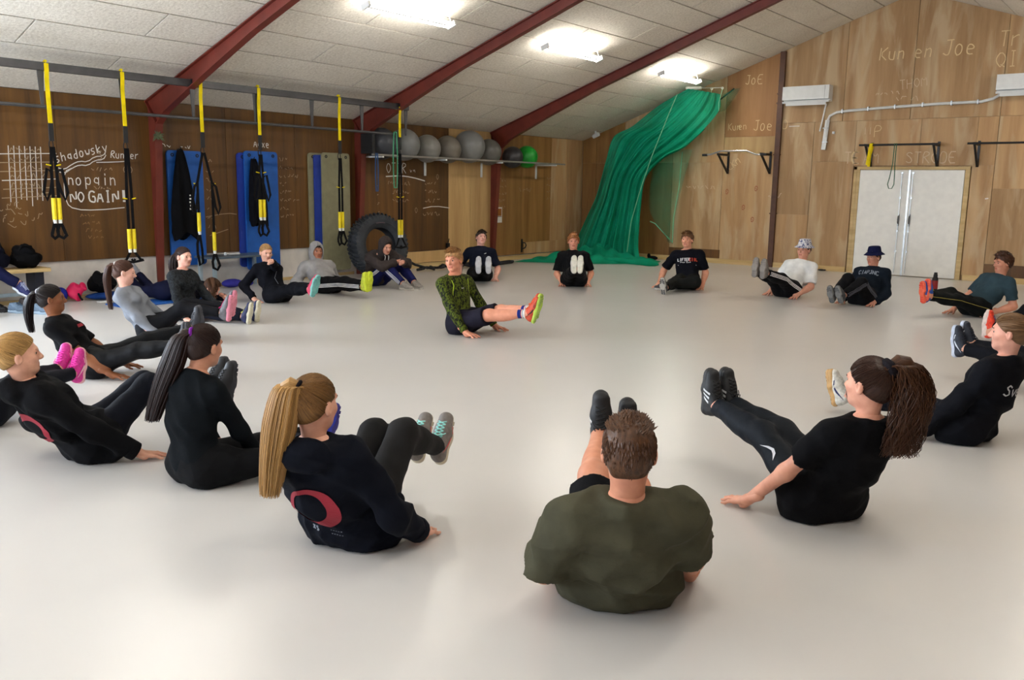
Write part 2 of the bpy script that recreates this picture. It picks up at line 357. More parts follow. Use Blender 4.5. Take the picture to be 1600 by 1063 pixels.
ce = structure('ceiling', MB().prism([(-.3, Y0-.3, cz(0)+.03-.3*SL), (RW/2, Y0-.3, HA+.03), (RW+.3, Y0-.3, cz(RW)+.03-.3*SL), (RW+.3, Y0-.3, HE+.3), (RW/2, Y0-.3, HA+.3), (-.3, Y0-.3, HE+.3)], (0, -Y0+.6, 0)), joint)
NR = 13; rw = RW/2/NR; ang = math.atan(SL); plen = 2.3; gap = .020
me_pan = MB().box((gap/2, gap/2, 0), (rw/math.cos(ang)-gap/2, plen-gap/2, .025), .002).mesh('ceiling_board'); me_pan.materials.append(m_ceil)
def board(loc, roty, sy=1.0):
    o = link('ceiling_board', me_pan, m_ceil, ce); o.location = loc; o.rotation_euler = (0, roty, 0); o.scale = (1, sy, 1)
for side in (0, 1):
    for r in range(NR):
        x0 = r*rw; off = 0. if r % 2 else plen/2
        edges = [Y0]+[-11.1+off+plen*k for k in range(-5, 6) if Y0+.1 < -11.1+off+plen*k < -.1]+[0]
        for a, b_ in zip(edges[:-1], edges[1:]):
            if side == 0: board((x0, a, cz(x0)), -ang, (b_-a)/plen)
            else: board((RW-x0-rw, a, cz(RW-x0-rw)), ang, (b_-a)/plen)

# --- steel portal frames (tapered post and rafter, web and flanges)
def portal(y):
    f = thing('steel_frame', None, None, (0, y, 0)); f['kind'] = 'structure'
    for sgn in (1, -1):
        X = (lambda x: x) if sgn == 1 else (lambda x: RW-x)
        inner = [(.07, 0), (.10, .45), (.20, 1.95), (.24, HE-.30)]             # inner edge of the post
        raf = [(.24, HE-.30), (.45, cz(.45)-.30), (1.3, cz(1.3)-.225), (2.3, cz(2.3)-.16), (RW/2, HA-.15)]
        outer = [(.0, 0), (.0, HE), (RW/2, HA)]
        web = [(X(x), 0, z) for x, z in outer]+[(X(x), 0, z) for x, z in raf[::-1]]+[(X(x), 0, z) for x, z in inner[::-1][1:]]
        MB().prism([(x, -.006, z) for x, _, z in web], (0, .012, 0)).build('web', steel_red, f)
        mb = MB()
        pts = [(X(x), 0, z) for x, z in inner]
        for A, B in zip(pts[:-1], pts[1:]): mb.prism([(A[0], -.05, A[2]), (A[0], .05, A[2]), (B[0], .05, B[2]), (B[0], -.05, B[2])], (.012*sgn, 0, 0))
        mb.build('post_flange', steel_red, f)
        mb = MB(); pts = [(X(x), 0, z) for x, z in raf]
        for A, B in zip(pts[:-1], pts[1:]): mb.prism([(A[0], -.05, A[2]), (A[0], .05, A[2]), (B[0], .05, B[2]), (B[0], -.05, B[2])], (0, 0, -.012))
        mb.build('rafter_flange', steel_red, f)
        MB().prism([(X(.0), -.05, HE-.01), (X(.0), .05, HE-.01), (X(RW/2), .05, HA-.01), (X(RW/2), -.05, HA-.01)], (0, 0, -.012)).build('top_flange', steel_red, f)
        if sgn == 1: MB().prism([(.0, -.045, HE-.02), (.0, .045, HE-.02), (.24, .045, HE-.31), (.24, -.045, HE-.31)], (.008, 0, .008)).build('stiffener', steel_red, f)
    return f
for y in fr: portal(y)

# --- fluorescent battens under the ceiling
tube_m = emit('fluorescent_tube', (255, 251, 244), TUBE_STRENGTH)
lamp_w = plain('white_lamp_body', (225, 224, 220), .4, var=.02)
def batten(x, y, label, off=''):
    z = cz(x)-.16; sl = -ang if x < RW/2 else ang
    f = thing('fluorescent_light'+off, label, 'light', (x, y, z), 'fluorescent lights under the ceiling'); f.rotation_euler = (0, sl, 0)
    MB().box((-.02, -.72, -.02), (.02, .72, .025), .006).build('housing', lamp_w, f)
    for s in (-1, 1): MB().tube([(s*.045, -.70, -.01), (s*.045, .70, -.01)], .016, 10).build('tube'+off, tube_m, f, smooth=True)
    for s in (-1, 1):
        MB().box((-.065, s*.72-.018, -.035), (.065, s*.72+.018, .03), .004).build('end_cap', lamp_w, f)
        MB().tube([(0, s*.72, .02), (0, s*.72, .15)], .006, 6).build('suspension_hook', lamp_w, f)
bays = {-1.75: 'lit fluorescent batten under the ceiling between the green net and the third steel frame', -5.2: 'lit fluorescent batten under the ceiling above the row of exercise balls', -8.65: 'lit fluorescent batten under the ceiling above the grey-green mat'}
for x in (3.22, RW-3.22):
    for y in (-1.75, -5.2, -8.65, -12.1, -15.6, -18.8): batten(x, y, bays[y]) if x < 5 and y in bays else batten(x, y, 'lit white fluorescent batten fixed under the sloping ceiling', '_offscreen')

# --- chalk on the left wall (u = Y, z)
C = lambda *a, **k: chalk(wl, 'x', *a, **k)
def wave(n, L, amp, k): return [[(i*L/n, amp*math.sin(i/n*k)) for i in range(n+1)]]
C((-11.44, 1.66), strokes('shadowsky', .105, .1), chalk_w, .011, rot=.25)
for dz in (0, -.045): C((-11.42, 1.60+dz), [[(0, 0), (.07, -.02), (.17, .05), (.26, .09), (.36, .08), (.45, .15), (.56, .16), (.60, .22)]], chalk_w, .011)
C((-11.31, 1.40), strokes('no', .13), chalk_w, .012); C((-11.10, 1.40), strokes('pain', .145), chalk_w, .012)
C((-11.30, 1.19), strokes('NO', .13), chalk_w, .016); C((-11.07, 1.19), strokes('GAIN', .14), chalk_w, .020); C((-10.66, 1.19), strokes('!', .15), chalk_w, .035)
C((-11.38, 1.10), [[(.12, .50), (.03, .46), (.01, .28), (.02, .08), (.12, .0), (.4, -.01), (.76, .02)]], chalk_w, .011)
C((-10.93, 1.72), strokes('5', .10), chalk_f, .010); C((-10.76, 1.74), strokes('Runder', .09, .1), chalk_w, .010); C((-10.95, 1.68), [[(0, 0), (.22, .01), (.44, .03)]], chalk_w, .011)
C((-11.02, 1.57), scribble(5, .05), chalk_f, .008); C((-10.62, 1.56), strokes('(1)', .08), chalk_f, .008); C((-11.0, 1.35), scribble(6, .04), chalk_f, .008)
for i in range(7): C((-12.02, 1.18), [[(.03+i*.06, rng.uniform(-.05, .05)), (.05+i*.06, .66)]], chalk_w, .010)
for i in range(6): C((-12.05, 1.24+i*.1), [[(rng.uniform(-.12, .02), 0), (.62, .03)]], chalk_w if i in (2, 5) else chalk_f, .010)
for i in range(6): C((-11.97, 1.26+i*.1), scribble(5, .07), chalk_f, .010)
for i in range(4): C((-12.2+i*.06, 1.05-i*.06), scribble(4, .09), chalk_f, .009, rot=.3)
for i in range(4): C((-11.2+.03*i, 1.0-i*.09), scribble(4, .05), chalk_fd, .009)
for i in range(8): C((-9.42, 1.72-i*.13), scribble(2, .06), chalk_f, .008)
for i in range(8): C((-8.18, 1.78-i*.12), scribble(3+i % 3, .06), chalk_f, .008)
C((-8.62, 1.97), strokes('Agxe', .1), chalk_w, .010); C((-10.06, 1.9), scribble(2, .06), chalk_w, .009); C((-9.8, 1.9), scribble(3, .05), chalk_w, .009)
C((-9.45, .98), [[(0, 0), (.35, .05), (.5, .03)]], chalk_f, .01); C((-9.4, .72), [[(0, 0), (.3, .08)]], chalk_f, .01)
C((-5.98, 1.66), strokes('OTIR', .17), chalk_w, .013); C((-5.42, 1.68), scribble(2, .05), chalk_w, .010); C((-6.0, 1.60), [[(0, 0), (.35, .02), (.62, .0), (.95, -.06)]], chalk_w, .018)
for i, (yy, k) in enumerate([(-5.95, 7), (-5.85, 6), (-5.85, 6)]): C((yy, 1.46-i*.15), scribble(k, .07), chalk_f, .010)
for i in range(5): C((-6.2, 1.40-i*.14), scribble(1, .05), chalk_f, .010)
for i in range(3): C((-5.05, 1.46-i*.15), scribble(4, .08), chalk_f, .011)
C((-5.1, 1.06), [[(0, 0), (.3, .04), (.7, 0)]], chalk_w, .014); C((-5.1, .92), scribble(5, .08), chalk_f, .011)
C((-4.75, 1.57), strokes('O', .1), chalk_f, .009); C((-5.3, .98), strokes('O', .1), chalk_f, .009)
for i in range(5): C((-2.95, 1.55-i*.13), scribble(3, .07), chalk_f, .009)
C((-2.3, 1.36), scribble(4, .09), chalk_f, .010)
for i in range(4): C((-1.35, 1.62-i*.14), scribble(3, .07), chalk_f, .010)
# --- chalk on the gable wall (u = X, z)
G = lambda *a, **k: chalk(wg, 'y', *a, **k)
G((3.70, 3.47), strokes('JoE', .17, .05), chalk_y, .014); G((3.40, 2.62), strokes('Kun', .13), chalk_y, .010); G((3.62, 2.63), strokes('en', .13), chalk_y, .010); G((3.92, 2.60), strokes('Joe', .19, .05), chalk_y, .014)
G((6.16, 3.74), strokes('Kun', .21, .1), chalk_y, .018); G((6.74, 3.74), strokes('en', .22, .1), chalk_y, .018); G((7.18, 3.74), strokes('Joe', .25, .1), chalk_y, .018)
G((8.02, 3.82), strokes('Tro', .24, .05), chalk_y, .016); G((8.0, 3.50), strokes('QI', .24), chalk_y, .016)
G((6.15, 3.14), scribble(5, .08), chalk_g, .010); G((6.55, 3.22), strokes('THOM', .16), chalk_g, .010, rot=.12); G((6.5, 3.02), scribble(4, .1), chalk_g, .010)
G((6.18, 2.43), strokes('P', .20), chalk_y, .012); G((6.02, 2.48), strokes('11', .12), chalk_g, .010)
G((5.70, 1.97), strokes('TE', .2), chalk_g, .016); G((5.82, 1.97), strokes('E', .2), chalk_y, .020); G((6.03, 1.97), strokes('AM', .2), chalk_g, .014); G((6.75, 1.97), strokes('STRODE', .19), chalk_g, .016)
G((3.48, 1.85), strokes('LKM', .13), chalk_y, .012, rot=.6); G((2.55, 1.48), scribble(8, .07), chalk_g, .010); G((4.5, 2.62), strokes('D', .16), chalk_y, .012); G((4.62, 2.66), [[(0, 0), (.2, 0)]], chalk_w, .016)
G((4.3, 1.3), scribble(3, .12), chalk_g, .012); G((8.05, 1.38), [[(0, 0), (.05, .01)]], chalk_w, .02)
red_mark = plain('red_crayon', (166, 100, 66), .9)
for x, z in ((3.42, 1.38), (3.78, 1.08), (3.98, .85), (4.02, 1.45)): G((x, z), strokes('O', .11)+strokes('S', .09), red_mark, .010)
# ================================================================== things in the room
black_rub = plain('black_rubber', (24, 24, 26), .6, var=.12)
black_met = plain('black_metal', (22, 22, 24), .4, .3)
rig_met = plain('grey_rig_steel', (84, 84, 86), .4, .6)
strap_y = fabric('yellow_webbing', (232, 208, 18), .7, fold=.1)
strap_b = fabric('black_webbing', (18, 18, 20), .8, fold=.1)
foam_y = plain('yellow_foam', (228, 204, 16), .6)
white_pl = plain('white_plastic', (226, 228, 226), .35, var=.02)

# --- suspension rig: beam, pipe and hangers
rig = thing('suspension_rig', 'grey steel overhead rig of beam and pipe hung below the rafters', 'rig', (1.0, 0, 0))
MB().box((-.035, -13.2, 2.605), (.035, -6.48, 2.69), .004).build('beam', rig_met, rig)
MB().tube([(0, -13.2, 2.23), (0, -6.75, 2.23)], .019, 10).build('pipe', rig_met, rig, smooth=True)
for y in (-12.93, -12.0, -11.1, -10.2, -9.29, -8.36, -7.43, -6.52):
    MB().prism([(-.006, y-.035, 2.61), (-.006, y+.035, 2.61), (-.006, y+.014, 2.22), (-.006, y-.014, 2.22)], (.012, 0, 0)).build('hanger', rig_met, rig)
for y in (-10.2, -6.72):
    MB().box((-.05, y-.03, 2.69), (.05, y+.03, cz(1)-.19), .004).build('rafter_bracket', black_met, rig)

def loop(cx, cz_, w, h, tilt=0., n=14):
    return [(0+tilt*math.sin(2*math.pi*i/n)*.2, cx+w*math.cos(2*math.pi*i/n), cz_+h*math.sin(2*math.pi*i/n)) for i in range(n)]
def trainer(y, zy, zh, zb, label, fold=False, split=.0, tri=False):
    """suspension trainer: yellow anchor strap to zy, black straps to zh, yellow grips, black foot loops down to zb"""
    t = thing('suspension_trainer', label, 'suspension trainer', (1.0, y, 0), 'suspension trainers on the rig')
    top = 2.70
    MB().tube([(.042, 0, top-.02), (.042, 0, 2.60), (.03, 0, 2.5), (.02, .01, zy)], 0, flat=(.045, .006, (1, 0, 0))).tube([(-.042, 0, 2.6), (-.042, 0, top-.01), (.0, 0, top+.002), (.042, 0, top-.01)], 0, flat=(.045, .006, (0, 0, 1))).build('anchor_strap', strap_y, t)
    MB().tube([(.02, .01, zy+.03), (.02, .01, zy-.16)], 0, flat=(.05, .014, (1, 0, 0))).build('buckle', black_rub, t)
    MB().tube(loop(.01, zy-.20, .022, .055), .006, 6, closed=True).build('carabiner', black_met, t)
    for s in (-1, 1):
        z0 = zy-.22; oy = s*(.028+split*.3)
        mb = MB().tube([(.02, .01+s*.012, z0), (.02, .01+oy, (z0+zh)/2), (.02, .01+oy, zh-(split if s > 0 else 0))], 0, flat=(.034, .005, (1, 0, 0)))
        mb.build('strap', strap_b, t)
        if fold:
            zz = zh+.22; zt0 = min(zz+.5, (z0+zh)/2)
            MB().tube([(.024, .01+oy, zt0), (.03, .01+oy+s*.05, zz+.1), (.03, .01+oy+s*.10, zz-.16), (.03, .01+oy+s*.07, zz-.24), (.03, .01+oy+s*.03, zz-.15), (.024, .01+oy, zt0-.08)], 0, flat=(.032, .005, (1, 0, 0))).build('strap_tail', strap_b, t)
        MB().tube([(.02, .01+oy, zh+.35), (.02, .01+oy+s*.05, zh+.36)], .007, 6).build('adjuster_tab', strap_y, t)
        dz = split if s > 0 else 0
        MB().tube([(.02, .01+oy, zh-dz), (.02, .01+oy, zh-.235-dz)], .024, 10).build('grip', foam_y, t, smooth=True)
        MB().tube([(.02, .01+oy, zh-.235-dz), (.02, .01+oy, zh-.275-dz)], .02, 8).build('grip_end', white_pl, t, smooth=True)
        zt = zh-.27-dz; zl = zb-dz*.3
        if tri:
            MB().tube([(.02, .01+oy, zt), (.03, .01+oy-s*.06+s*.12, (zt+zl)/2), (.03, .01+s*.13, zl+.08), (.03, .01, zl+.06), (.03, .01-s*.02, zl+.1)], 0, flat=(.03, .005, (1, 0, 0))).build('foot_loop', strap_b, t)
        else:
            lp = [(.02, .01+oy, zt+.02), (.03, .01+oy+s*.045, zt-.12), (.04, .01+oy+s*.052, (zt+zl)/2-.05), (.03, .01+oy+s*.02, zl), (.02, .01+oy-s*.03, zl+.03), (.01, .01+oy-s*.032, (zt+zl)/2), (.02, .01+oy, zt+.01)]
            MB().tube(lp, 0, flat=(.034, .006, (1, 0, 0))).build('foot_loop', strap_b, t)
    return t
trainer(-11.95, 2.03, 1.26, .82, 'yellow and black suspension trainer with strap tails fanned out, above the bench end', fold=True)
trainer(-11.11, 2.05, .90, .45, 'yellow and black suspension trainer with triangular foot loops, beside the chalked NO GAIN', tri=True)
trainer(-10.11, 2.04, 1.08, .42, 'yellow and black suspension trainer with uneven grips, before the blue mat nearest the bench', fold=True, split=.25)
trainer(-9.26, 2.05, 1.24, .76, 'yellow and black suspension trainer before the blue mat behind the low table', fold=True)
trainer(-7.89, 2.05, 1.06, .58, 'yellow and black suspension trainer before the grey-green mat')
trainer(-6.68, 2.16, .92, .42, 'yellow and black suspension trainer at the end of the rig beside the tyre', tri=True)
# elastic bands on the rig and shelf
def band(name, label, cx, cy, zt, zb, w, mat, axis='y', lean=.0):
    mb = MB(); n = 10; pts = []
    for i in range(n): pts.append((zt+(zb-zt)*i/(n-1), w*(.35+.65*math.sin(math.pi*min(1, i/(n-1)*.75+.1)))))
    P = [(cx, cy-ww+lean*(zt-z), z) if axis == 'y' else (cx-ww, cy, z) for z, ww in pts]+[(cx, cy+ww+lean*(zt-z), z) if axis == 'y' else (cx+ww, cy, z) for z, ww in pts[::-1]]
    mb.tube(P, 0, closed=True, flat=(.022, .005, (1, 0, 0) if axis == 'y' else (0, 1, 0)))
    return tag(mb.build(name, mat), label, 'exercise band')
band('elastic_band', 'green elastic band looped over the end of the rig pipe', 1.03, -6.78, 2.26, 1.42, .045, plain('green_rubber', (66, 150, 112), .6))

# --- mats hanging on the left wall
blue_mat = plain('blue_foam', (18, 88, 172), .6, var=.05, bmp=.1); blue_dk = plain('deep_blue_foam', (16, 52, 150), .6, var=.05); olive_mat = plain('grey_green_foam', (140, 136, 106), .6, var=.05)
def mat(name, label, y0, y1, z0, z1, x0, t, m, rc=.05, eyelets=True):
    pts = []
    for cy, cz2, a0 in ((y1-rc, z1-rc, 0), (y0+rc, z1-rc, 90), (y0+rc, z0+rc, 180), (y1-rc, z0+rc, 270)):
        for k in range(5):
            a = RAD(a0+k*22.5); pts.append((x0, cy+rc*math.cos(a), cz2+rc*math.sin(a)))
    r = thing(name, label, 'mat', (0, (y0+y1)/2, z0)); off = lambda P: [(p[0], p[1]-(y0+y1)/2, p[2]-z0) for p in P]
    MB().prism(off(pts), (t, 0, 0)).build('pad', m, r)
    if eyelets:
        for yy in (y0+.08, y1-.08): MB().lathe([(.012, 0), (.024, 0), (.024, .006), (.012, .006)], (x0+t, yy-(y0+y1)/2, z1-.06-z0), 12, 'x', True).build('eyelet', black_met, r)
    return r
mat('exercise_mat', 'bright blue exercise mat hung on the wall beside the first steel post', -10.03, -9.50, .33, 1.87, .03, .03, blue_mat)
mat('exercise_mat', 'deep blue exercise mat hung edge-out behind another blue mat', -8.93, -8.38, .25, 1.88, .01, .03, blue_dk)
mat('exercise_mat', 'bright blue exercise mat hung on the wall above the low table', -8.84, -8.27, .20, 1.91, .05, .03, blue_mat)
mat('exercise_mat', 'deep blue exercise mat wedged behind the grey-green mat', -7.58, -7.40, .12, 1.90, .05, .03, blue_dk, .03, False)
mat('exercise_mat', 'thick grey-green mat hung on the wall next to the tyre', -7.46, -6.90, .10, 1.94, .085, .03, olive_mat)
mat('exercise_mat', 'grey-green mat at the very back of the hanging stack', -7.66, -6.95, .10, 1.93, .01, .03, olive_mat)

# --- jackets hanging on the blue mats (draped cloth with folds)
def hanging(name, label, y, ztop, w0, w1, h, x0, m, folds=5, marks=False, asym=0.):
    r = thing(name, label, 'jacket', (x0, y, ztop)); nv, nu = 22, 30; V = []; F = []
    for i in range(nv+1):
        v = i/nv; w = w0+(w1-w0)*min(1, v*1.35)**.75
        for j in range(nu):
            a = 2*math.pi*j/nu; u = math.cos(a)
            d = .028+.055*min(1, v*2.2)*(.8+.25*math.cos(a*folds+v*2))
            V.append((d*math.sin(a)+d*.7, u*w*(1+.06*math.sin(v*9+j))+asym*v, -h*v*(1+.05*math.sin(a*3)*v)))
    for i in range(nv):
        for j in range(nu): F.append((i*nu+j, i*nu+(j+1) % nu, (i+1)*nu+(j+1) % nu, (i+1)*nu+j))
    F += [tuple(range(nu))[::-1], tuple(range(nv*nu, (nv+1)*nu))]
    MB().add(V, F).build('cloth', m, r, smooth=True)
    MB().tube([(-.03, 0, -.03), (.02, 0, -.03), (.04, 0, .012), (.05, 0, .02)], .007, 6).build('hook', black_met, r)
    return r
jk = fabric('black_jacket_cloth', (10, 10, 13)); jk2 = fabric('navy_jacket_cloth', (12, 13, 20))
j1 = hanging('hanging_jacket', 'long black jacket hanging with white print on the blue mat beside the first steel post', -9.86, 1.89, .035, .19, 1.16, .084, jk)
pr = MB()
for i in range(5): pr.box((.145, .03+rng.uniform(-.008, .008), -.62-i*.045), (.15, .045+rng.uniform(0, .012), -.60-i*.045))
pr.build('print', chalk_w, j1)
j2 = hanging('hanging_jacket', 'dark jacket bunched on a hook of the blue mat above the low table', -8.72, 1.80, .04, .155, .92, .104, jk2, 7, asym=.04)
# --- plant tuft on the first post
tuft = MB()
for i in range(60):
    a, b_ = rng.uniform(0, 6.28), rng.uniform(-.6, 1.3); L = rng.uniform(.05, .11)
    p = Vector((.26, -10.25, 2.02)); d = Vector((math.cos(a)*math.cos(b_)*.6, math.sin(a)*math.cos(b_), math.sin(b_)))
    tuft.tube([p, p+d*L*.6, p+d*L+Vector((0, 0, -.015))], [.006, .008, .002], 4)
o = tuft.build('plant_tuft', plain('dry_green_leaf', (96, 104, 74), .8, var=.2)); tag(o, 'small tuft of grey-green leaves tied to the first steel post', 'plant')

# --- tyre
def tyre(loc, Ro, wd, tilt, yaw):
    r = thing('tractor_tyre', 'large black tractor tyre leaning upright against the wall', 'tyre', loc); Ri = Ro*.545; w = wd/2
    prof = [(Ri, -w*.62), (Ri+.02, -w*.8), (Ri+.08, -w*.98), (Ro*.80, -w*1.05), (Ro*.93, -w*.95), (Ro*.965, -w*.7), (Ro*.975, 0), (Ro*.965, w*.7), (Ro*.93, w*.95), (Ro*.80, w*1.05), (Ri+.08, w*.98), (Ri+.02, w*.8), (Ri, w*.62), (Ri+.03, w*.5), (Ro*.9, w*.6), (Ro*.92, 0), (Ro*.9, -w*.6), (Ri+.03, -w*.5)]
    b_ = MB().lathe(prof, (0, 0, 0), 64, 'x', True).build('carcass', black_rub_t, r, smooth=True)
    MB().lathe([(Ro*.70, w*1.03), (Ro*.715, w*1.05), (Ro*.73, w*1.04)], (0, 0, 0), 64, 'x').build('sidewall_ring', black_rub_t, r)
    lug = MB()
    for k in range(44):
        a = 2*math.pi*k/44
        for s in (-1, 1):
            L = []
            for (ww, rr, da) in ((0.04*s, Ro*.965, 0), (.55*s, Ro*.965, .05), (.98*s, Ro*.93, .085), (1.06*s, Ro*.84, .09)):
                for (dr, dd) in ((-.005, -.030), (-.005, .030), (.032 if abs(ww) < .9 else .016, .022), (.032 if abs(ww) < .9 else .016, -.022)):
                    aa = a+da*s+dd+(.07 if s > 0 else 0); L.append((ww*w, (rr+dr)*math.cos(aa), (rr+dr)*math.sin(aa)))
            F = [(3, 2, 1, 0), (12, 13, 14, 15)]
            for i in range(3):
                for j in range(4): F.append((i*4+j, i*4+(j+1) % 4, i*4+4+(j+1) % 4, i*4+4+j))
            lug.add(L, F)
    lug.build('tread_lugs', black_rub_t, r)
    lab = MB()
    for k in range(9): a = RAD(78+k*3); a2 = a+.035; lab.add([(w*1.035, Ro*.70*math.cos(q)*f_, Ro*.70*math.sin(q)*f_) for q, f_ in ((a, .97), (a2, .97), (a2, 1.04), (a, 1.04))], [(0, 1, 2, 3)])
    lab.build('raised_lettering', plain('pinkish_tyre_paint', (122, 98, 104), .7), r)
    r.rotation_euler = (0, tilt, yaw); return r
black_rub_t = plain('tyre_rubber', (46, 50, 56), .65, var=.18, scale=6, bmp=.2)
tyre((.62, -6.78, .505), .50, .30, RAD(-9), RAD(-12))

# --- ball shelf with brackets, and the balls
shelf = thing('ball_shelf', 'long grey wall shelf of two rails carrying the exercise balls', 'shelf', (0, 0, 1.93))
rail = plain('grey_rail', (150, 148, 142), .4, .5)
for x, a_, b_ in ((.12, -6.62, -3.26), (.12, -3.14, -1.42), (.5, -6.77, -1.42)): MB().box((x-.015, a_, -.015), (x+.015, b_, .015), .003).build('rail', rail, shelf)
for y in (-6.55, -5.05, -3.5, -1.75):
    MB().box((0, y-.02, -.04), (.52, y+.02, -.016)).box((0, y-.02, -.30), (.02, y+.02, -.016)).build('bracket', white_pl, shelf)
def ball(y, r, rgb, label, rough=.35, gloss=.5, zadd=0, x=.32):
    t = thing('exercise_ball', label, 'ball', (x, y, 0), 'exercise balls on the shelf'); m = plain('ball_%d_%d_%d' % rgb, rgb, rough, var=.03, scale=4)
    d = .19; c = 1.945+math.sqrt(max(r*r-d*d, .0004))+zadd
    mb = MB().sphere((0, 0, c), r, 40, 24); mb.build('shell', m, t, smooth=True)
    rg = MB()
    for k in range(-3, 4):
        a = k*.16; rg.lathe([(r*math.cos(a)+.0005, r*math.sin(a)-.003), (r*math.cos(a)+.0022, r*math.sin(a)), (r*math.cos(a)+.0005, r*math.sin(a)+.003)], (0, 0, c), 40, 'x')
    rg.build('ridge', m, t, smooth=True)
    MB().lathe([(.0, r+.001), (.012, r+.001), (.012, r-.004)], (0, 0, c), 12, 'y').build('valve', white_pl, t)
    return t
for y, r, rgb, lab in [(-6.40, .255, (58, 60, 66), 'dark charcoal exercise ball at the tyre end of the shelf'), (-5.87, .262, (120, 120, 118), 'grey exercise ball behind the green elastic band'), (-5.32, .235, (126, 124, 118), 'light grey exercise ball third along the shelf from the tyre'),
                       (-4.80, .24, (108, 102, 92), 'dull taupe exercise ball with a seam, between two shiny grey ones'), (-4.22, .29, (122, 122, 120), 'largest grey exercise ball, rising highest of all on the shelf'), (-3.66, .24, (96, 94, 88), 'grey-green exercise ball just before the third steel post'),
                       (-2.94, .205, (52, 50, 52), 'small dark exercise ball beside the green ball'), (-2.48, .215, (20, 150, 44), 'bright green exercise ball at the gable end of the shelf')]: ball(y, r, rgb, lab)
tag(MB().box((.235, -6.77, 1.943), (.515, -6.71, 2.26), .01).build('speaker_box', black_rub), 'small black box standing at the post end of the ball shelf', 'box')
band('elastic_band', 'blue elastic band hanging from the shelf rail', .53, -6.70, 1.95, 1.36, .03, plain('blue_rubber', (32, 78, 128), .6))
# poster on the wall by the third post
ps = thing('wall_notice', 'small white-framed notice with a brown picture beside the third steel post', 'notice', (.004, -2.93, .76))
MB().box((0, -.075, 0), (.006, .075, .30)).build('sheet', white_pl, ps); MB().box((.004, -.055, .13), (.009, .055, .275)).build('picture', plain('brown_print', (150, 92, 28), .5), ps); MB().box((.004, -.075, .112), (.0095, .06, .122)).build('line', black_rub, ps)
# wall handle, dark latch, small objects
wh = thing('grab_bar', 'black bar handle bolted low on the plywood wall', 'handle', (0, -2.19, .14)); MB().box((.0, -.02, 0), (.02, .02, .27), .004).build('plate', black_met, wh); MB().tube([(.01, .02, .20), (.05, .06, .19), (.06, .08, .14), (.05, .06, .09), (.01, .02, .07)], .012, 8).build('grip', black_met, wh)
tag(MB().box((.0, -4.50, .33), (.05, -4.43, .42), .006).tube([(.03, -4.46, .42), (.05, -4.46, .5)], .008, 6).build('wall_latch', black_met), 'small black latch at the foot of the brown panel', 'latch')

# --- air conditioners
def aircon(x, w, label):
    t = thing('air_conditioner', label, 'air conditioner', (x, 0, 3.03)); h = .33; d = .21
    MB().prism([(0, 0, .05), (0, -d*.9, .03), (0, -d*.95, .066), (0, -d*.55, .066), (0, -d*.55, .088), (0, -d*.98, .088), (0, -d, .12), (0, -d*.98, h), (0, 0, h)], (w, 0, 0)).build('case', white_pl, t)
    MB().prism([(.06, -d*.86, .06), (.06, -d*.80, -.012), (.06, -d*.70, -.012), (.06, -d*.62, .05)], (w-.12, 0, 0)).build('louvre', white_pl, t)
    MB().box((.03, -d*.72, .064), (w-.03, -d*.70, .079)).build('air_vane', white_pl, t)
    MB().box((w-.08, -d*1.005, .09), (w-.074, -d*.9, h-.01)).build('case_joint', plain('case_grey', (176, 176, 176), .5), t)
aircon(4.53, .86, 'white wall air conditioner beside the brown steel post')
aircon(8.07, .86, 'white wall air conditioner at the far end of the pipe run')
pp = thing('coolant_pipe', 'white insulated pipe run clipped to the gable wall between the air conditioners', 'pipe', (5.3, -.03, 2.2))
rel = lambda P: [(p[0]-5.3, p[1]+.03, p[2]-2.2) for p in P]
MB().tube(rel([(8.12, -.05, 3.06), (8.02, -.04, 3.0), (7.85, -.04, 2.96), (7.2, -.04, 2.955), (6.4, -.04, 2.93), (5.7, -.04, 2.90), (5.5, -.04, 2.88), (5.38, -.04, 2.82), (5.34, -.04, 2.72), (5.335, -.04, 2.45)]), .024, 8).build('pipe', white_pl, pp, smooth=True)
MB().tube(rel([(5.345, -.03, 2.75), (5.305, -.03, 2.22)]), 0, flat=(.075, .03, (0, 1, 0))).build('trunking', white_pl, pp)
MB().tube(rel([(5.30, -.05, 3.04), (5.25, -.05, 2.72), (5.22, -.05, 2.55)]), .014, 6).build('drain_hose', white_pl, pp)
for x, z in ((5.6, 2.895), (6.05, 2.92), (6.5, 2.935), (6.95, 2.95), (7.4, 2.957), (7.8, 2.96)): MB().box((x-.012-5.3, -.04, z-.035-2.2), (x+.012-5.3, .03, z+.035-2.2)).build('clip', chrome, pp)
for z in (2.35, 2.6): MB().box((5.27-5.3, -.02, z-2.2), (5.37-5.3, .025, z+.014-2.2)).build('clip', chrome, pp)
tag(MB().box((5.44, -.03, 2.50), (5.485, 0, 2.545), .005).build('wall_socket', white_pl), 'tiny white socket on the gable wall beside the pipe trunking', 'socket')

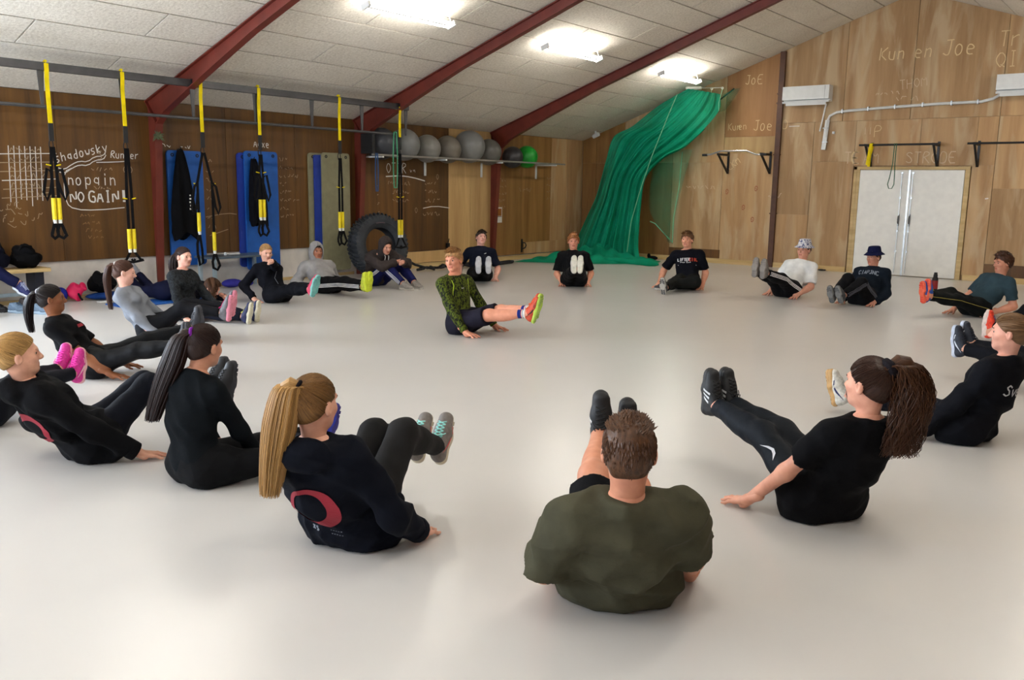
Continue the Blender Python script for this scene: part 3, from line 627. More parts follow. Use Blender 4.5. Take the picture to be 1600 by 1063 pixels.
# --- pull-up bars
def bracket(t, x, zt, d, low, s):
    mb = MB().box((x-.02, -.02, low), (x+.02, 0, zt+.06)).box((x-.02, -d, zt-.02), (x+.02, 0, zt+.02)).prism([(x-.016, -d+.01, zt-.01), (x-.016, -d+.06, zt-.01), (x-.016, -.005, low+.03), (x-.016, -.02, low)], (.032, 0, 0))
    for z in (low+.02, zt+.03): mb.sphere((x, -.025, z), .01, 8, 6)
    mb.build('bracket', black_met, t)
t = thing('pull_up_bar', 'chrome bent pull-up bar on black brackets left of the steel post', 'pull-up bar', (0, 0, 0)); zt = 2.14
for x in (3.44, 4.30): bracket(t, x, zt, .5, 1.78, 1)
MB().tube([(3.20, -.5, zt-.01), (3.30, -.5, zt+.0), (3.50, -.5, zt+.06), (4.02, -.5, zt+.06), (4.22, -.5, zt-.01), (4.36, -.5, zt-.02)], .018, 10).build('bar', plain('bar_chrome', (206, 206, 210), .2, .9), t, smooth=True)
for x0, x1 in ((3.12, 3.22), (4.30, 4.42)): MB().tube([(x0, -.5, zt-.012), (x1, -.5, zt-.012)], .024, 10).build('grip', black_rub, t, smooth=True)
def straight_bar(x0, x1, label):
    t = thing('pull_up_bar', label, 'pull-up bar'); zt = 2.27
    for x in (x0+.1, x1-.1): bracket(t, x, zt, .42, 1.90, 1)
    MB().tube([(x0, -.42, zt), (x1, -.42, zt)], .017, 10).build('bar', black_met, t, smooth=True); return t
straight_bar(6.06, 7.36, 'black pull-up bar with bands mounted above the white double door')
straight_bar(7.78, 9.1, 'black pull-up bar mounted to the right of the white double door')
tag(MB().tube([(6.27, -.45, 2.29), (6.25, -.455, 2.1), (6.23, -.455, 1.93)], 0, flat=(.05, .012, (0, 1, 0))).tube([(6.28, -.39, 2.27), (6.25, -.40, 2.1), (6.24, -.40, 1.90)], 0, flat=(.045, .012, (0, 1, 0))).tube([(6.27, -.45, 2.28), (6.275, -.42, 2.295), (6.28, -.39, 2.28)], 0, flat=(.05, .01, (0, 0, 1))).build('yellow_strap', strap_y), 'yellow strap slung over the pull-up bar above the door', 'strap')
tag(MB().tube([(6.655, -.44, 2.29), (6.65, -.44, 1.95), (6.62, -.44, 1.72), (6.595, -.44, 1.60), (6.62, -.44, 1.53), (6.67, -.44, 1.53), (6.70, -.44, 1.6), (6.695, -.44, 1.8), (6.685, -.44, 1.95), (6.685, -.44, 2.29)], 0, closed=True, flat=(.012, .014, (0, 1, 0))).build('elastic_band', plain('dark_green_rubber', (36, 92, 58), .6)), 'dark green elastic band dangling before the white door', 'exercise band')

# --- green net: gathered sheet, train on the floor, loose panel, cords
m_net, nt, b = nodes('green_net')
mp = coords(nt); nz = N(nt, 'ShaderNodeTexNoise', i_Scale=3., i_Detail=4.); nt.links.new(mp.outputs[0], nz.inputs['Vector'])
r1 = ramp(nt, [(.3, lin((8, 146, 110))), (.7, lin((24, 186, 146)))]); nt.links.new(nz.outputs['Fac'], r1.inputs[0]); nt.links.new(r1.outputs[0], b.inputs['Base Color']); b.inputs['Roughness'].default_value = .7; b.inputs['Specular IOR Level'].default_value = .2
tl = N(nt, 'ShaderNodeBsdfTranslucent'); tl.inputs[0].default_value = lin((26, 196, 150)); tr = N(nt, 'ShaderNodeBsdfTransparent'); m1 = N(nt, 'ShaderNodeMixShader'); m2 = N(nt, 'ShaderNodeMixShader')
m1.inputs[0].default_value = .35; m2.inputs[0].default_value = .10
out = nt.nodes['Material Output']; nt.links.new(b.outputs[0], m1.inputs[1]); nt.links.new(tl.outputs[0], m1.inputs[2]); nt.links.new(m1.outputs[0], m2.inputs[1]); nt.links.new(tr.outputs[0], m2.inputs[2]); nt.links.new(m2.outputs[0], out.inputs[0])
m_net2 = m_net.copy(); m_net2.name = 'green_net_single_layer'
for n_ in m_net2.node_tree.nodes:
    if n_.type == 'MIX_SHADER' and abs(n_.inputs[0].default_value-.10) < 1e-4: n_.inputs[0].default_value = .68
net = thing('green_net', 'green sports net hung from the ceiling and gathered down to the floor in the corner', 'net', (1.5, -.8, 0))
def catmull(K, t):
    n = len(K)-1; i = min(int(t*n), n-1); u = t*n-i; p0, p1, p2, p3 = K[max(i-1, 0)], K[i], K[i+1], K[min(i+2, n)]
    return .5*((2*p1)+(-p0+p2)*u+(2*p0-5*p1+4*p2-p3)*u*u+(-p0+3*p1-3*p2+p3)*u**3)
def sheet(rows, nv, nu, folds, amp, seed, mat_, name, gather=None):
    L = [np.array(r[0], float) for r in rows]; R_ = [np.array(r[1], float) for r in rows]; V = []; rs = np.random.default_rng(seed); ph = rs.uniform(0, 6, 4)
    for i in range(nv+1):
        v = i/nv; a, c = catmull(L, v), catmull(R_, v); w = np.linalg.norm(c-a)
        for j in range(nu+1):
            u = j/nu; uu = u+.02*math.sin(5*v+ph[3])
            A = amp(v) if callable(amp) else amp
            d = A*(math.sin(2*math.pi*folds*uu+ph[0]+1.5*v)+.5*math.sin(2*math.pi*folds*2.3*uu+ph[1]-2*v)+.35*math.sin(2*math.pi*folds*.6*uu+ph[2]))
            bow = math.sin(math.pi*u)*.10
            p = a+(c-a)*u; V.append((p[0]+d*.35-1.5, p[1]-abs(bow)-d+.8, max(p[2]+d*.15, .012)))
    V = np.array(V); I = np.arange((nv+1)*(nu+1)).reshape(nv+1, nu+1)
    F = np.stack([I[:-1, :-1], I[:-1, 1:], I[1:, 1:], I[1:, :-1]], -1).reshape(-1, 4)
    return link(name, fast_mesh(name, V, F), mat_, net)
rows = [((2.74, -.5, 3.40), (3.42, -.5, 3.27)), ((2.12, -.5, 3.12), (3.42, -.5, 2.98)), ((1.5, -.5, 2.72), (3.19, -.52, 2.68)), ((1.10, -.54, 2.52), (2.76, -.55, 2.31)), ((.98, -.6, 2.05), (2.34, -.6, 2.10)),
        ((.92, -.66, 1.65), (1.98, -.66, 1.72)), ((.84, -.72, 1.25), (1.92, -.72, 1.2)), ((.66, -.8, .8), (1.94, -.8, .6)), ((.50, -.9, .35), (2.0, -.88, .25)), ((.40, -1.0, .02), (2.1, -.95, .02))]
sheet(rows, 90, 110, 6, lambda v: .015+.05*min(1, v*1.6), 3, m_net, 'gathered_sheet')
rows2 = [(np.array(a)+(.12, .16, -.02), np.array(c)+(-.10, .18, -.04)) for a, c in rows[2:]]
sheet(rows2, 60, 90, 8, .045, 8, m_net, 'inner_fold')
# loose single-layer panel to the right and the pointed corner on the pole
sheet([((2.0, -.35, 2.2), (2.80, -.32, 2.25)), ((1.9, -.35, 1.5), (2.62, -.32, 1.55)), ((1.95, -.35, .95), (2.50, -.32, .9)), ((2.38, -.33, .42), (2.48, -.32, .36))], 30, 30, 3, .02, 5, m_net2, 'loose_panel')
sheet([((3.30, -.25, 3.24), (3.70, -.2, 3.40)), ((3.26, -.28, 3.02), (3.58, -.22, 3.2)), ((3.24, -.3, 2.86), (3.42, -.25, 2.98))], 12, 12, 2, .012, 6, m_net2, 'corner_panel')
# train spread on the floor
V = []; nn = 64
out_pts = [(.36, -2.92), (.85, -2.62), (1.65, -2.22), (2.1, -1.75), (2.52, -1.05), (2.35, -.55), (1.4, -.38), (.55, -.55), (.25, -1.4), (.18, -2.3)]
ctr = (1.2, -.95)
for i in range(33):
    s_ = i/32
    for j in range(nn):
        t_ = j/nn*len(out_pts); k = int(t_); u = t_-k; a, c = out_pts[k % 10], out_pts[(k+1) % 10]
        x, y = a[0]+(c[0]-a[0])*u, a[1]+(c[1]-a[1])*u; px, py = ctr[0]+(x-ctr[0])*s_, ctr[1]+(y-ctr[1])*s_
        h = .30*(1-s_)**1.6+.05*(1-s_**3)+.035*math.sin(px*17+py*6+2*math.sin(py*5))*(1-s_**5)+.03*math.sin(py*13-px*5)*(1-s_**4); V.append((px-1.5, py+.8, max(.008, h if s_ < 1 else .006)))
F = [(i*nn+j, i*nn+(j+1) % nn, (i+1)*nn+(j+1) % nn, (i+1)*nn+j) for i in range(32) for j in range(nn)]
link('train', fast_mesh('train', np.array(V), np.array(F)), m_net, net)
V = []; 
roll = MB()
for k in range(3):
    pts = [(.9+.17*i-1.5+.3*k, -1.35-.12*k+.8+.05*math.sin(i*1.3+k), .05+.015*math.sin(i*2+k)) for i in range(9)]
    roll.tube(pts, [.02]+[.06+.012*math.sin(i+k) for i in range(7)]+[.02], 10)
roll.build('floor_roll', m_net, net, smooth=True)
cord = plain('pale_green_cord', (120, 196, 156), .7); cordw = plain('white_cord', (224, 224, 214), .7)
rl = lambda P: [(p[0]-1.5, p[1]+.8, p[2]) for p in P]
MB().tube(rl([(2.66, -.78, 3.28), (2.5, -.8, 2.9), (2.2, -.86, 2.1), (1.98, -.9, 1.4), (1.84, -.95, .8), (1.80, -1.0, .2), (1.78, -1.02, .05)]), .008, 5).build('draw_cord', cord, net)
MB().tube(rl([(2.60, -.34, 2.2), (2.56, -.34, 1.5), (2.47, -.34, .9), (2.47, -.34, .38)]), .007, 5).build('edge_cord', cord, net)
MB().tube(rl([(1.98, -.42, .80), (2.1, -.42, .76), (2.3, -.38, .56), (2.46, -.34, .40)]), .009, 5).build('edge_cord', cord, net)
MB().tube(rl([(2.70, -.5, 3.42), (3.02, -.5, 3.40)]), .03, 6).tube(rl([(3.0, -.5, 3.40), (3.48, -.5, 3.38)]), .006, 5).build('header_tape', cordw, net)
for x in (3.24, 3.46):
    MB().lathe([(.012, -.006), (.024, -.006), (.024, .006), (.012, .006)], (x-1.5, -.5+.8, 3.375), 12, 'y', True).build('curtain_ring', cordw, net)
    MB().tube(rl([(x, -.5, 3.35), (x-.05, -.52, 3.1), (x-.03, -.54, 2.95)]), .006, 4).build('tie', cord, net)
MB().box((2.47-1.5, -.52+.8, 2.84), (2.51-1.5, -.48+.8, 2.90)).build('cord_lock', white_pl, net)
tag(MB().tube([(3.0, -.12, 3.03), (3.52, -.10, 3.40)], .014, 8).build('net_pole', black_met), 'thin dark pole slanting along the gable wall above the net', 'pole')
cm = thing('ceiling_camera', 'small white spotlight fixed in the corner under the ceiling', 'spotlight', (.45, -.30, 2.55)); MB().tube([(0, 0, 0), (.14, -.02, .05)], .045, 10).build('body', white_pl, cm, smooth=True); MB().box((.04, -.02, .02), (.07, .02, .12)).build('mount', white_pl, cm)
tag(MB().sphere((2.02, -.32, .045), (.12, .06, .045), 12, 8).sphere((1.94, -.34, .09), (.04, .03, .05), 10, 6).build('dark_cloth', fabric('dark_cloth', (16, 18, 20)), smooth=True), 'dark bundle on the floor at the foot of the net', 'cloth')

# --- battle rope coiled along the left wall
pts = []
for i in range(60):
    t_ = i/59; pts.append((.48+.10*math.sin(i*.9)+.12*t_, -5.75+2.0*t_, .035+.03*abs(math.sin(i*.7))))
rp = MB().tube(pts, .024, 7); rp.tube([(.5+.08*math.sin(i*1.1+1), -5.2+1.35*i/29, .04+.045*abs(math.sin(i*.6+.5))) for i in range(30)], .024, 7)
rp.tube([(.62, -3.95, .03), (.62, -3.6, .03), (.55, -3.2, .03), (.48, -3.08, .03), (.40, -3.12, .03), (.42, -3.3, .03), (.55, -3.65, .04), (.6, -3.9, .04)], .024, 7)
rp.tube([(.30, -6.15, .34), (.36, -5.95, .24), (.44, -5.75, .12), (.5, -5.5, .05)], .022, 7)
tag(rp.build('battle_rope', plain('black_rope', (36, 36, 40), .8, var=.25, scale=40, bmp=.4), smooth=True), 'thick black battle rope heaped along the foot of the wall', 'rope')

# --- low table, bench, bags, shoes, bottle
tb = thing('low_table', 'low grey metal table against the wall below the blue mat', 'table', (0, 0, 0)); grey_top = plain('grey_table_top', (92, 108, 122), .4, .3); leg_m = plain('pale_blue_metal', (176, 196, 208), .3, .5)
MB().box((.10, -9.72, .43), (.52, -8.72, .46), .006).build('table_top', grey_top, tb)
for x, y in ((.14, -9.66), (.48, -9.66), (.14, -8.78), (.48, -8.78)): MB().box((x-.022, y-.022, 0), (x+.022, y+.022, .43)).build('leg', leg_m, tb)
tag(MB().box((.2, -9.32, .461), (.3, -9.12, .485), .008).sphere((.3, -9.36, .48), .025, 10, 6).build('tape_roll', white_pl), 'small white items lying on the low grey table', 'roll')
tag(MB().sphere((.26, -9.25, .06), (.09, .16, .06), 14, 8).sphere((.3, -9.05, .05), (.08, .12, .05), 14, 8).build('purple_cloth', fabric('purple_cloth', (62, 60, 160)), smooth=True), 'crumpled blue-purple cloth under the low table', 'cloth')
bn = thing('bench', 'pale wooden bench on dark legs against the white plinth', 'bench', (0, 0, 0))
MB().box((.10, -14.2, .40), (.42, -11.78, .445), .006).build('seat_board', pine, bn)
for y in (-11.9, -13.0, -14.1): MB().box((.14, y-.05, 0), (.38, y+.05, .40)).build('leg', plain('navy_leg', (20, 24, 40), .5), bn)
MB().box((.2, -14.0, .12), (.24, -12.0, .16)).build('stretcher', leg_m, bn)
blob_m = fabric('black_bag', (12, 12, 15)); blob_n = fabric('navy_bag', (16, 18, 34))
def blob(name, parts, mat, label, cat, strap=None):
    t = thing(name, label, cat); mb = MB()
    for c, r in parts: mb.sphere(c, r, 22, 14)
    mb.v = [(x+.012*math.sin(z*40+y*23), y+.014*math.sin(x*37+z*29), max(z+.012*math.sin(x*31+y*41), parts[0][0][2]-parts[0][1][2])) for x, y, z in mb.v]
    mb.build('body', mat, t, smooth=True)
    if strap: MB().tube(strap, .012, 6).build('strap', strap_b, t, smooth=True)
blob('sports_bag', [((.26, -11.99, .55), (.15, .17, .105)), ((.26, -12.0, .63), (.12, .13, .09))], blob_m, 'heap of black sports bag on the end of the bench', 'bag', [(.3, -12.10, .6), (.36, -12.06, .72), (.36, -11.96, .70), (.3, -11.9, .58)])
blob('sports_bag', [((.26, -12.34, .56), (.15, .17, .115)), ((.24, -12.34, .66), (.12, .14, .09))], blob_n, 'black sports bag further along the bench by the wall', 'bag', [(.3, -12.46, .6), (.36, -12.4, .76), (.36, -12.3, .76), (.3, -12.22, .6)])
blob('backpack', [((.20, -11.08, .20), (.12, .17, .13)), ((.18, -11.12, .27), (.09, .08, .07)), ((.18, -11.0, .28), (.05, .04, .07))], blob_m, 'black backpack lying on the floor against the white plinth', 'backpack', [(.27, -11.2, .18), (.34, -11.1, .23), (.28, -10.95, .16)])
blob('gym_bag', [((.2, -11.42, .11), (.10, .09, .11)), ((.24, -11.36, .16), (.06, .05, .06))], plain('pink_nylon', (224, 22, 92), .5), 'bright pink drawstring bag beside the black backpack', 'bag', [(.28, -11.42, .1), (.33, -11.42, .05), (.34, -11.40, .02)])
tag(MB().sphere((.18, -11.585, .09), (.08, .08, .09), 16, 10).build('blue_bag', fabric('royal_blue_cloth', (30, 42, 140)), smooth=True), 'small royal blue bundle beside the pink bag', 'bundle')
tag(MB().sphere((.26, -11.02, .042), (.20, .30, .042), 20, 8).build('folded_jacket', fabric('mid_blue_cloth', (24, 60, 128)), smooth=True), 'folded blue jacket on the floor before the backpack', 'jacket')
tag(MB().box((.47, -11.3, 0), (.55, -11.02, .012), .003).build('paper', white_pl), 'flat white paper lying before the bags', 'paper')
bt = thing('water_bottle', 'black water bottle with red label standing behind the runner with orange soles', 'bottle', (7.86, -2.12, 0))
MB().lathe([(0, 0), (.04, 0), (.043, .01), (.043, .17), (.036, .2), (.03, .205), (.03, .24), (.024, .25), (.024, .275), (0, .278)], (0, 0, 0), 20).build('body', black_rub, bt, smooth=True)
MB().lathe([(.0437, .03), (.0445, .035), (.0445, .15), (.0437, .155)], (0, 0, 0), 20).build('label', plain('red_label', (150, 24, 30), .5), bt, smooth=True)
tag(MB().sphere((5.46, -.10, .02), (.07, .03, .018), 12, 6).sphere((5.52, -.11, .02), (.03, .03, .015), 10, 6).build('small_pouch', black_rub, smooth=True), 'small dark pouch on the floor against the baseboard by the door', 'pouch')
tag(MB().box((.78, -11.35, .001), (1.22, -10.05, .016), .004).build('exercise_mat', blue_mat), 'bright blue mat lying on the floor under the person resting face down', 'mat')
# ================================================================== people
# ---- distance-field modelling: smooth unions of tapered limbs, meshed by surface nets
def unit(v): v = np.asarray(v, float); return v/(np.linalg.norm(v)+1e-12)
class Fld:
    """collects primitives, then meshes their smooth union"""
    def __init__(s): s.p = []
    def cone(s, a, b, ra, rb, k=.03, u=None, m=1., clips=(), op='u'):
        a, b = np.asarray(a, float), np.asarray(b, float); r = max(ra, rb)*max(1, m)
        s.p.append(('c', a, b, ra, rb, k, u, m, clips, op, np.minimum(a, b)-r, np.maximum(a, b)+r)); return s
    def ell(s, c, ax, r, k=.03, clips=(), op='u'):
        c = np.asarray(c, float); R_ = max(r); s.p.append(('e', c, np.asarray(ax, float), np.asarray(r, float), None, k, None, 1, clips, op, c-R_, c+R_)); return s
    def mesh(s, h, noise=None, floor=None, post=None):
        adds = [q for q in s.p if q[9] == 'u']
        lo = np.min([q[10] for q in adds], 0)-3*h-.012; hi = np.max([q[11] for q in adds], 0)+3*h+.012
        n = np.ceil((hi-lo)/h).astype(int)+1; D = np.full(n, .5, np.float32)
        ax = [(lo[i]+h*np.arange(n[i])).astype(np.float32) for i in range(3)]
        for q in s.p:
            kind, k, clips, op = q[0], q[5], q[8], q[9]; pad = k+2.5*h+.01
            i0 = np.clip(((q[10]-pad-lo)/h).astype(int), 0, n-1); i1 = np.clip(((q[11]+pad-lo)/h).astype(int)+2, 1, n)
            sl = tuple(slice(i0[i], i1[i]) for i in range(3))
            X, Y, Z = ax[0][sl[0]][:, None, None], ax[1][sl[1]][None, :, None], ax[2][sl[2]][None, None, :]
            if kind == 'c':
                a, b, ra, rb, u, m = q[1], q[2], q[3], q[4], q[6], q[7]
                px, py, pz = X-a[0], Y-a[1], Z-a[2]; ba = b-a
                if u is not None and m != 1.:
                    du = (px*u[0]+py*u[1]+pz*u[2])*(1-1/m); px, py, pz = px-du*u[0], py-du*u[1], pz-du*u[2]
                    bu = (ba@u)*(1-1/m); ba = ba-bu*np.asarray(u)
                L2 = float(ba@ba)+1e-9; t = np.clip((px*ba[0]+py*ba[1]+pz*ba[2])/L2, 0, 1)
                d = np.sqrt((px-t*ba[0])**2+(py-t*ba[1])**2+(pz-t*ba[2])**2)-(ra+(rb-ra)*t)
            else:
                c, A, r = q[1], q[2], q[3]; px, py, pz = X-c[0], Y-c[1], Z-c[2]
                e = [(px*A[i][0]+py*A[i][1]+pz*A[i][2]) for i in range(3)]
                k0 = np.sqrt((e[0]/r[0])**2+(e[1]/r[1])**2+(e[2]/r[2])**2); k1 = np.sqrt((e[0]/r[0]**2)**2+(e[1]/r[1]**2)**2+(e[2]/r[2]**2)**2)+1e-6
                d = k0*(k0-1)/k1
            for pt, nn in clips: d = np.maximum(d, (X-pt[0])*nn[0]+(Y-pt[1])*nn[1]+(Z-pt[2])*nn[2])
            d = d.astype(np.float32); cur = D[sl]
            if op == 'u':
                hh = np.maximum(k-np.abs(cur-d), 0)/k; D[sl] = np.minimum(cur, d)-hh*hh*k*.25
            elif op == 's':
                hh = np.maximum(k-np.abs(cur+d), 0)/k; D[sl] = np.maximum(cur, -d)+hh*hh*k*.25
            else: D[sl] = np.maximum(cur, d)
        if noise is not None:
            X, Y, Z = np.meshgrid(*ax, indexing='ij', sparse=True); D += noise(X, Y, Z).astype(np.float32)
        if post is not None:
            X, Y, Z = np.meshgrid(*ax, indexing='ij', sparse=True); D = post(D, X, Y, Z)
        if floor is not None: D = np.maximum(D, (floor-ax[2])[None, None, :])
        D[0] = D[-1] = .5; D[:, 0] = D[:, -1] = .5; D[:, :, 0] = D[:, :, -1] = .5
        return nets(D, lo, h)
EDG = [((0, 0, 0), (1, 0, 0)), ((0, 1, 0), (1, 1, 0)), ((0, 0, 1), (1, 0, 1)), ((0, 1, 1), (1, 1, 1)), ((0, 0, 0), (0, 1, 0)), ((1, 0, 0), (1, 1, 0)), ((0, 0, 1), (0, 1, 1)), ((1, 0, 1), (1, 1, 1)), ((0, 0, 0), (0, 0, 1)), ((1, 0, 0), (1, 0, 1)), ((0, 1, 0), (0, 1, 1)), ((1, 1, 0), (1, 1, 1))]
def nets(D, lo, h):
    s = D < 0; c = np.zeros(np.array(D.shape)-1, np.int8)
    for i in (0, 1):
        for j in (0, 1):
            for k in (0, 1): c += s[i:s.shape[0]-1+i, j:s.shape[1]-1+j, k:s.shape[2]-1+k]
    ids = np.argwhere((c > 0) & (c < 8)); idx = np.full(c.shape, -1, np.int32); idx[tuple(ids.T)] = np.arange(len(ids))
    acc = np.zeros((len(ids), 3)); cnt = np.zeros(len(ids))
    for a, b in EDG:
        A, B = ids+a, ids+b; da, db = D[tuple(A.T)], D[tuple(B.T)]; x = (da < 0) != (db < 0)
        t = np.where(x, da/np.where(x, da-db, 1), 0); acc += np.where(x[:, None], np.array(a)+t[:, None]*(np.array(b)-a), 0); cnt += x
    V = lo+h*(ids+acc/cnt[:, None]); Fs = []
    for ax_ in range(3):
        o = [i for i in range(3) if i != ax_]; sa = [slice(None)]*3; sb = [slice(None)]*3; sa[ax_] = slice(0, -1); sb[ax_] = slice(1, None)
        e = np.argwhere(s[tuple(sa)] != s[tuple(sb)]); e = e[(e[:, o[0]] > 0) & (e[:, o[1]] > 0)]
        q = []
        for d0, d1 in ((1, 1), (0, 1), (0, 0), (1, 0)):
            m = e.copy(); m[:, o[0]] -= d0; m[:, o[1]] -= d1; q.append(idx[tuple(m.T)])
        q = np.stack(q, 1); fl = s[tuple(e.T)]
        if ax_ == 1: fl = ~fl
        q[~fl] = q[~fl][:, ::-1]; Fs.append(q[(q >= 0).all(1)])
    return V.astype(np.float32), np.concatenate(Fs)
def wrinkle(seed, amp=.005, freq=14., n=6, ridged=False):
    r = np.random.default_rng(seed); W_ = r.normal(0, 1, (n, 3)); W_ *= (freq*r.uniform(.55, 1.5, n)/np.linalg.norm(W_, axis=1))[:, None]; ph = r.uniform(0, 6.28, n)
    def f(X, Y, Z):
        d = 0; wp = np.sin(7*X+5*Z+seed)+np.sin(8*Y-6*Z)+.6*np.sin(17*Z+13*X)
        for w, p in zip(W_, ph):
            a = np.sin(w[0]*X+w[1]*Y+w[2]*Z+p+1.1*wp); d = d+((np.abs(a)*2-1.27) if ridged else a)
        return d*(amp/math.sqrt(n))
    return f

# ---- canonical hands: x towards the fingertips, y towards the thumb, z up; wrist at the origin, floor 0.06 below
def hand_mesh(pose, h=.0036):
    F = Fld()
    if pose == 'planted':
        F.cone((-.05, 0, .03), (.012, 0, -.004), .026, .025, .01, (0, 1, 0), 1.15)
        base = [(.082, .028, -.030), (.088, .009, -.026), (.083, -.011, -.028), (.074, -.029, -.033)]; ln = [.072, .080, .074, .058]; sp = [.30, .08, -.14, -.38]
        for b_, L, a in zip(base, ln, sp):
            F.cone((.01, b_[1]*.55, -.010), b_, .0155, .0120, .018); d = np.array([math.cos(a), math.sin(a), 0])
            k1 = np.array(b_)+d*L*.42+(0, 0, -.004); k2 = k1+d*L*.33+(0, 0, -.013); k3 = k2+d*L*.25+(0, 0, -.006)
            for p in (k1, k2, k3): p[2] = max(p[2], -.0515)
            F.cone(b_, k1, .0098, .0088, .004); F.cone(k1, k2, .0088, .0080, .004); F.cone(k2, k3, .0080, .0066, .004)
        F.cone((.015, .022, -.014), (.045, .046, -.034), .016, .012, .016); F.cone((.045, .046, -.034), (.072, .064, -.046), .0112, .0095, .006); F.cone((.072, .064, -.046), (.092, .070, -.051), .0095, .0078, .004)
    else:   # relaxed, fingers curled round
        F.cone((-.05, 0, 0), (.012, 0, 0), .025, .024, .01, (0, 1, 0), 1.15)
        for y, L, dz in zip((.028, .009, -.010, -.028), (.072, .078, .072, .058), (0, .004, .002, -.003)):
            b_ = np.array((.083-abs(y-.005)*.25, y, .004+dz)); F.cone((.01, y*.55, 0), b_, .0155, .0122, .018)
            k1 = b_+(L*.36, 0, -L*.22); k2 = k1+(L*.10, 0, -L*.34); k3 = k2+(-L*.18, 0, -L*.20)
            F.cone(b_, k1, .0106, .0094, .006); F.cone(k1, k2, .0094, .0084, .004); F.cone(k2, k3, .0084, .0070, .004)
        F.cone((.015, .022, -.008), (.045, .044, -.018), .016, .012, .016); F.cone((.045, .044, -.018), (.072, .046, -.034), .0112, .0096, .006); F.cone((.072, .046, -.034), (.088, .036, -.046), .0096, .0080, .004)
    return F.mesh(h)
HANDS = {p: hand_mesh(p) for p in ('planted', 'curled')}
# ---- canonical right/left symmetric trainer: ankle at the origin, x to the toe, z away from the sole
def shoe_parts():
    E = np.eye(3); out = {}
    cl = [((0, 0, -.052), (0, 0, -1))]
    F = Fld().cone((-.028, 0, -.035), (.075, 0, -.040), .034, .036, .02).cone((.075, 0, -.04), (.150, 0, -.048), .040, .032, .03, (0, 1, 0), 1.15).cone((-.012, 0, .012), (.02, 0, -.02), .038, .040, .02).cone((.02, 0, -.004), (.095, 0, -.030), .032, .024, .03).ell((-.035, 0, -.03), E, (.034, .033, .045), .02)
    F.p = [q[:8]+(cl,)+q[9:] for q in F.p]
    F.cone((-.012, 0, .03), (-.002, 0, .002), .029, .029, .004, op='s')
    out['upper'] = F.mesh(.0055)
    S = Fld(); cl2 = [((0, 0, -.046), (0, 0, 1)), ((0, 0, -.078), (0, 0, -1))]
    S.cone((-.040, 0, -.062), (.06, 0, -.062), .037, .036, .03, clips=cl2).cone((.06, .002, -.062), (.148, .004, -.062), .043, .036, .03, clips=cl2)
    S.p.append(('c', np.array((.035, .055, -.062)), np.array((.035, .055, -.06)), .022, .022, .02, None, 1, (), 's', np.array((0, .02, -.1)), np.array((.07, .09, -.02))))
    out['sole'] = S.mesh(.0055)
    tr = MB()                                              # tread pads proud of the sole
    for i in range(9):
        x = -.062+i*.026; w = .026 if x < .04 else (.034 if x < .13 else .022)
        for sg in (-1, 1): tr.prism([(x, sg*.004, -.0775), (x+.019, sg*.004+.0, -.0775), (x+.022, sg*w, -.0775), (x+.003, sg*w, -.0775)], (0, 0, -.0035))
    out['tread'] = tr
    bv = BVHTree.FromPolygons([tuple(v) for v in out['upper'][0].tolist()], out['upper'][1].tolist()); lc = MB()
    def on(x, y):
        r = bv.ray_cast(Vector((x, y, .2)), Vector((0, 0, -1))); return (x, y, (r[0].z if r[0] is not None else -.03)+.0022)
    for i in range(5):
        x = .044+i*.017
        for sg in (-1, 1): lc.tube([on(x, -.021*sg), on(x+.004, -.010*sg), on(x+.008, 0), on(x+.012, .010*sg), on(x+.016, .021*sg)], .0034, 5)
    a = on(.040, 0)
    for sg in (-1, 1): lc.tube([a, (a[0]-.004, sg*.016, a[2]+.010), (a[0]+.010, sg*.028, a[2]-.002), (a[0]+.012, sg*.014, a[2]+.004), a], .003, 5).tube([a, (a[0]+.016, sg*.024, a[2]-.006), (a[0]+.028, sg*.034, a[2]-.024)], .0026, 5)
    out['laces'] = lc
    return out
SHOE = shoe_parts()
ME_UP, ME_SOLE = fast_mesh('upper', *SHOE['upper']), fast_mesh('sole', *SHOE['sole'])
ME_TREAD, ME_LACE = SHOE['tread'].mesh('tread'), SHOE['laces'].mesh('laces', True)
for m_ in (ME_UP, ME_SOLE, ME_TREAD, ME_LACE): m_.materials.append(plain('shoe_base', (60, 60, 60)))
UP_BVH = BVHTree.FromPolygons([tuple(v) for v in SHOE['upper'][0].tolist()], SHOE['upper'][1].tolist())
def shoe_mark(kind, side):
    """stripes or a swoosh pressed onto the outer side of the upper"""
    mb = MB(); polys = []
    if kind == 'stripes':
        for i in range(3): x = .028+i*.022; polys.append([((x, -.044), (x+.011, -.044)), ((x-.006, -.030), (x+.005, -.030)), ((x-.013, -.015), (x-.002, -.015)), ((x-.019, -.002), (x-.008, -.002))])
    else:
        polys.append([((.112, -.034), (.108, -.041)), ((.088, -.038), (.080, -.046)), ((.06, -.037), (.05, -.045)), ((.035, -.026), (.022, -.034)), ((.004, -.008), (-.002, -.012)), ((-.026, .008), (-.028, .006))])
    for pl in polys:
        V = []
        for a, b in pl:
            for x, z in (a, b):
                r = UP_BVH.ray_cast(Vector((x, side*.12, z)), Vector((0, -side, 0)))
                V.append((x, (r[0].y if r[0] else side*.033)+side*.0016, z))
        mb.add(V, [(2*i, 2*i+1, 2*i+3, 2*i+2) for i in range(len(pl)-1)])
    return mb

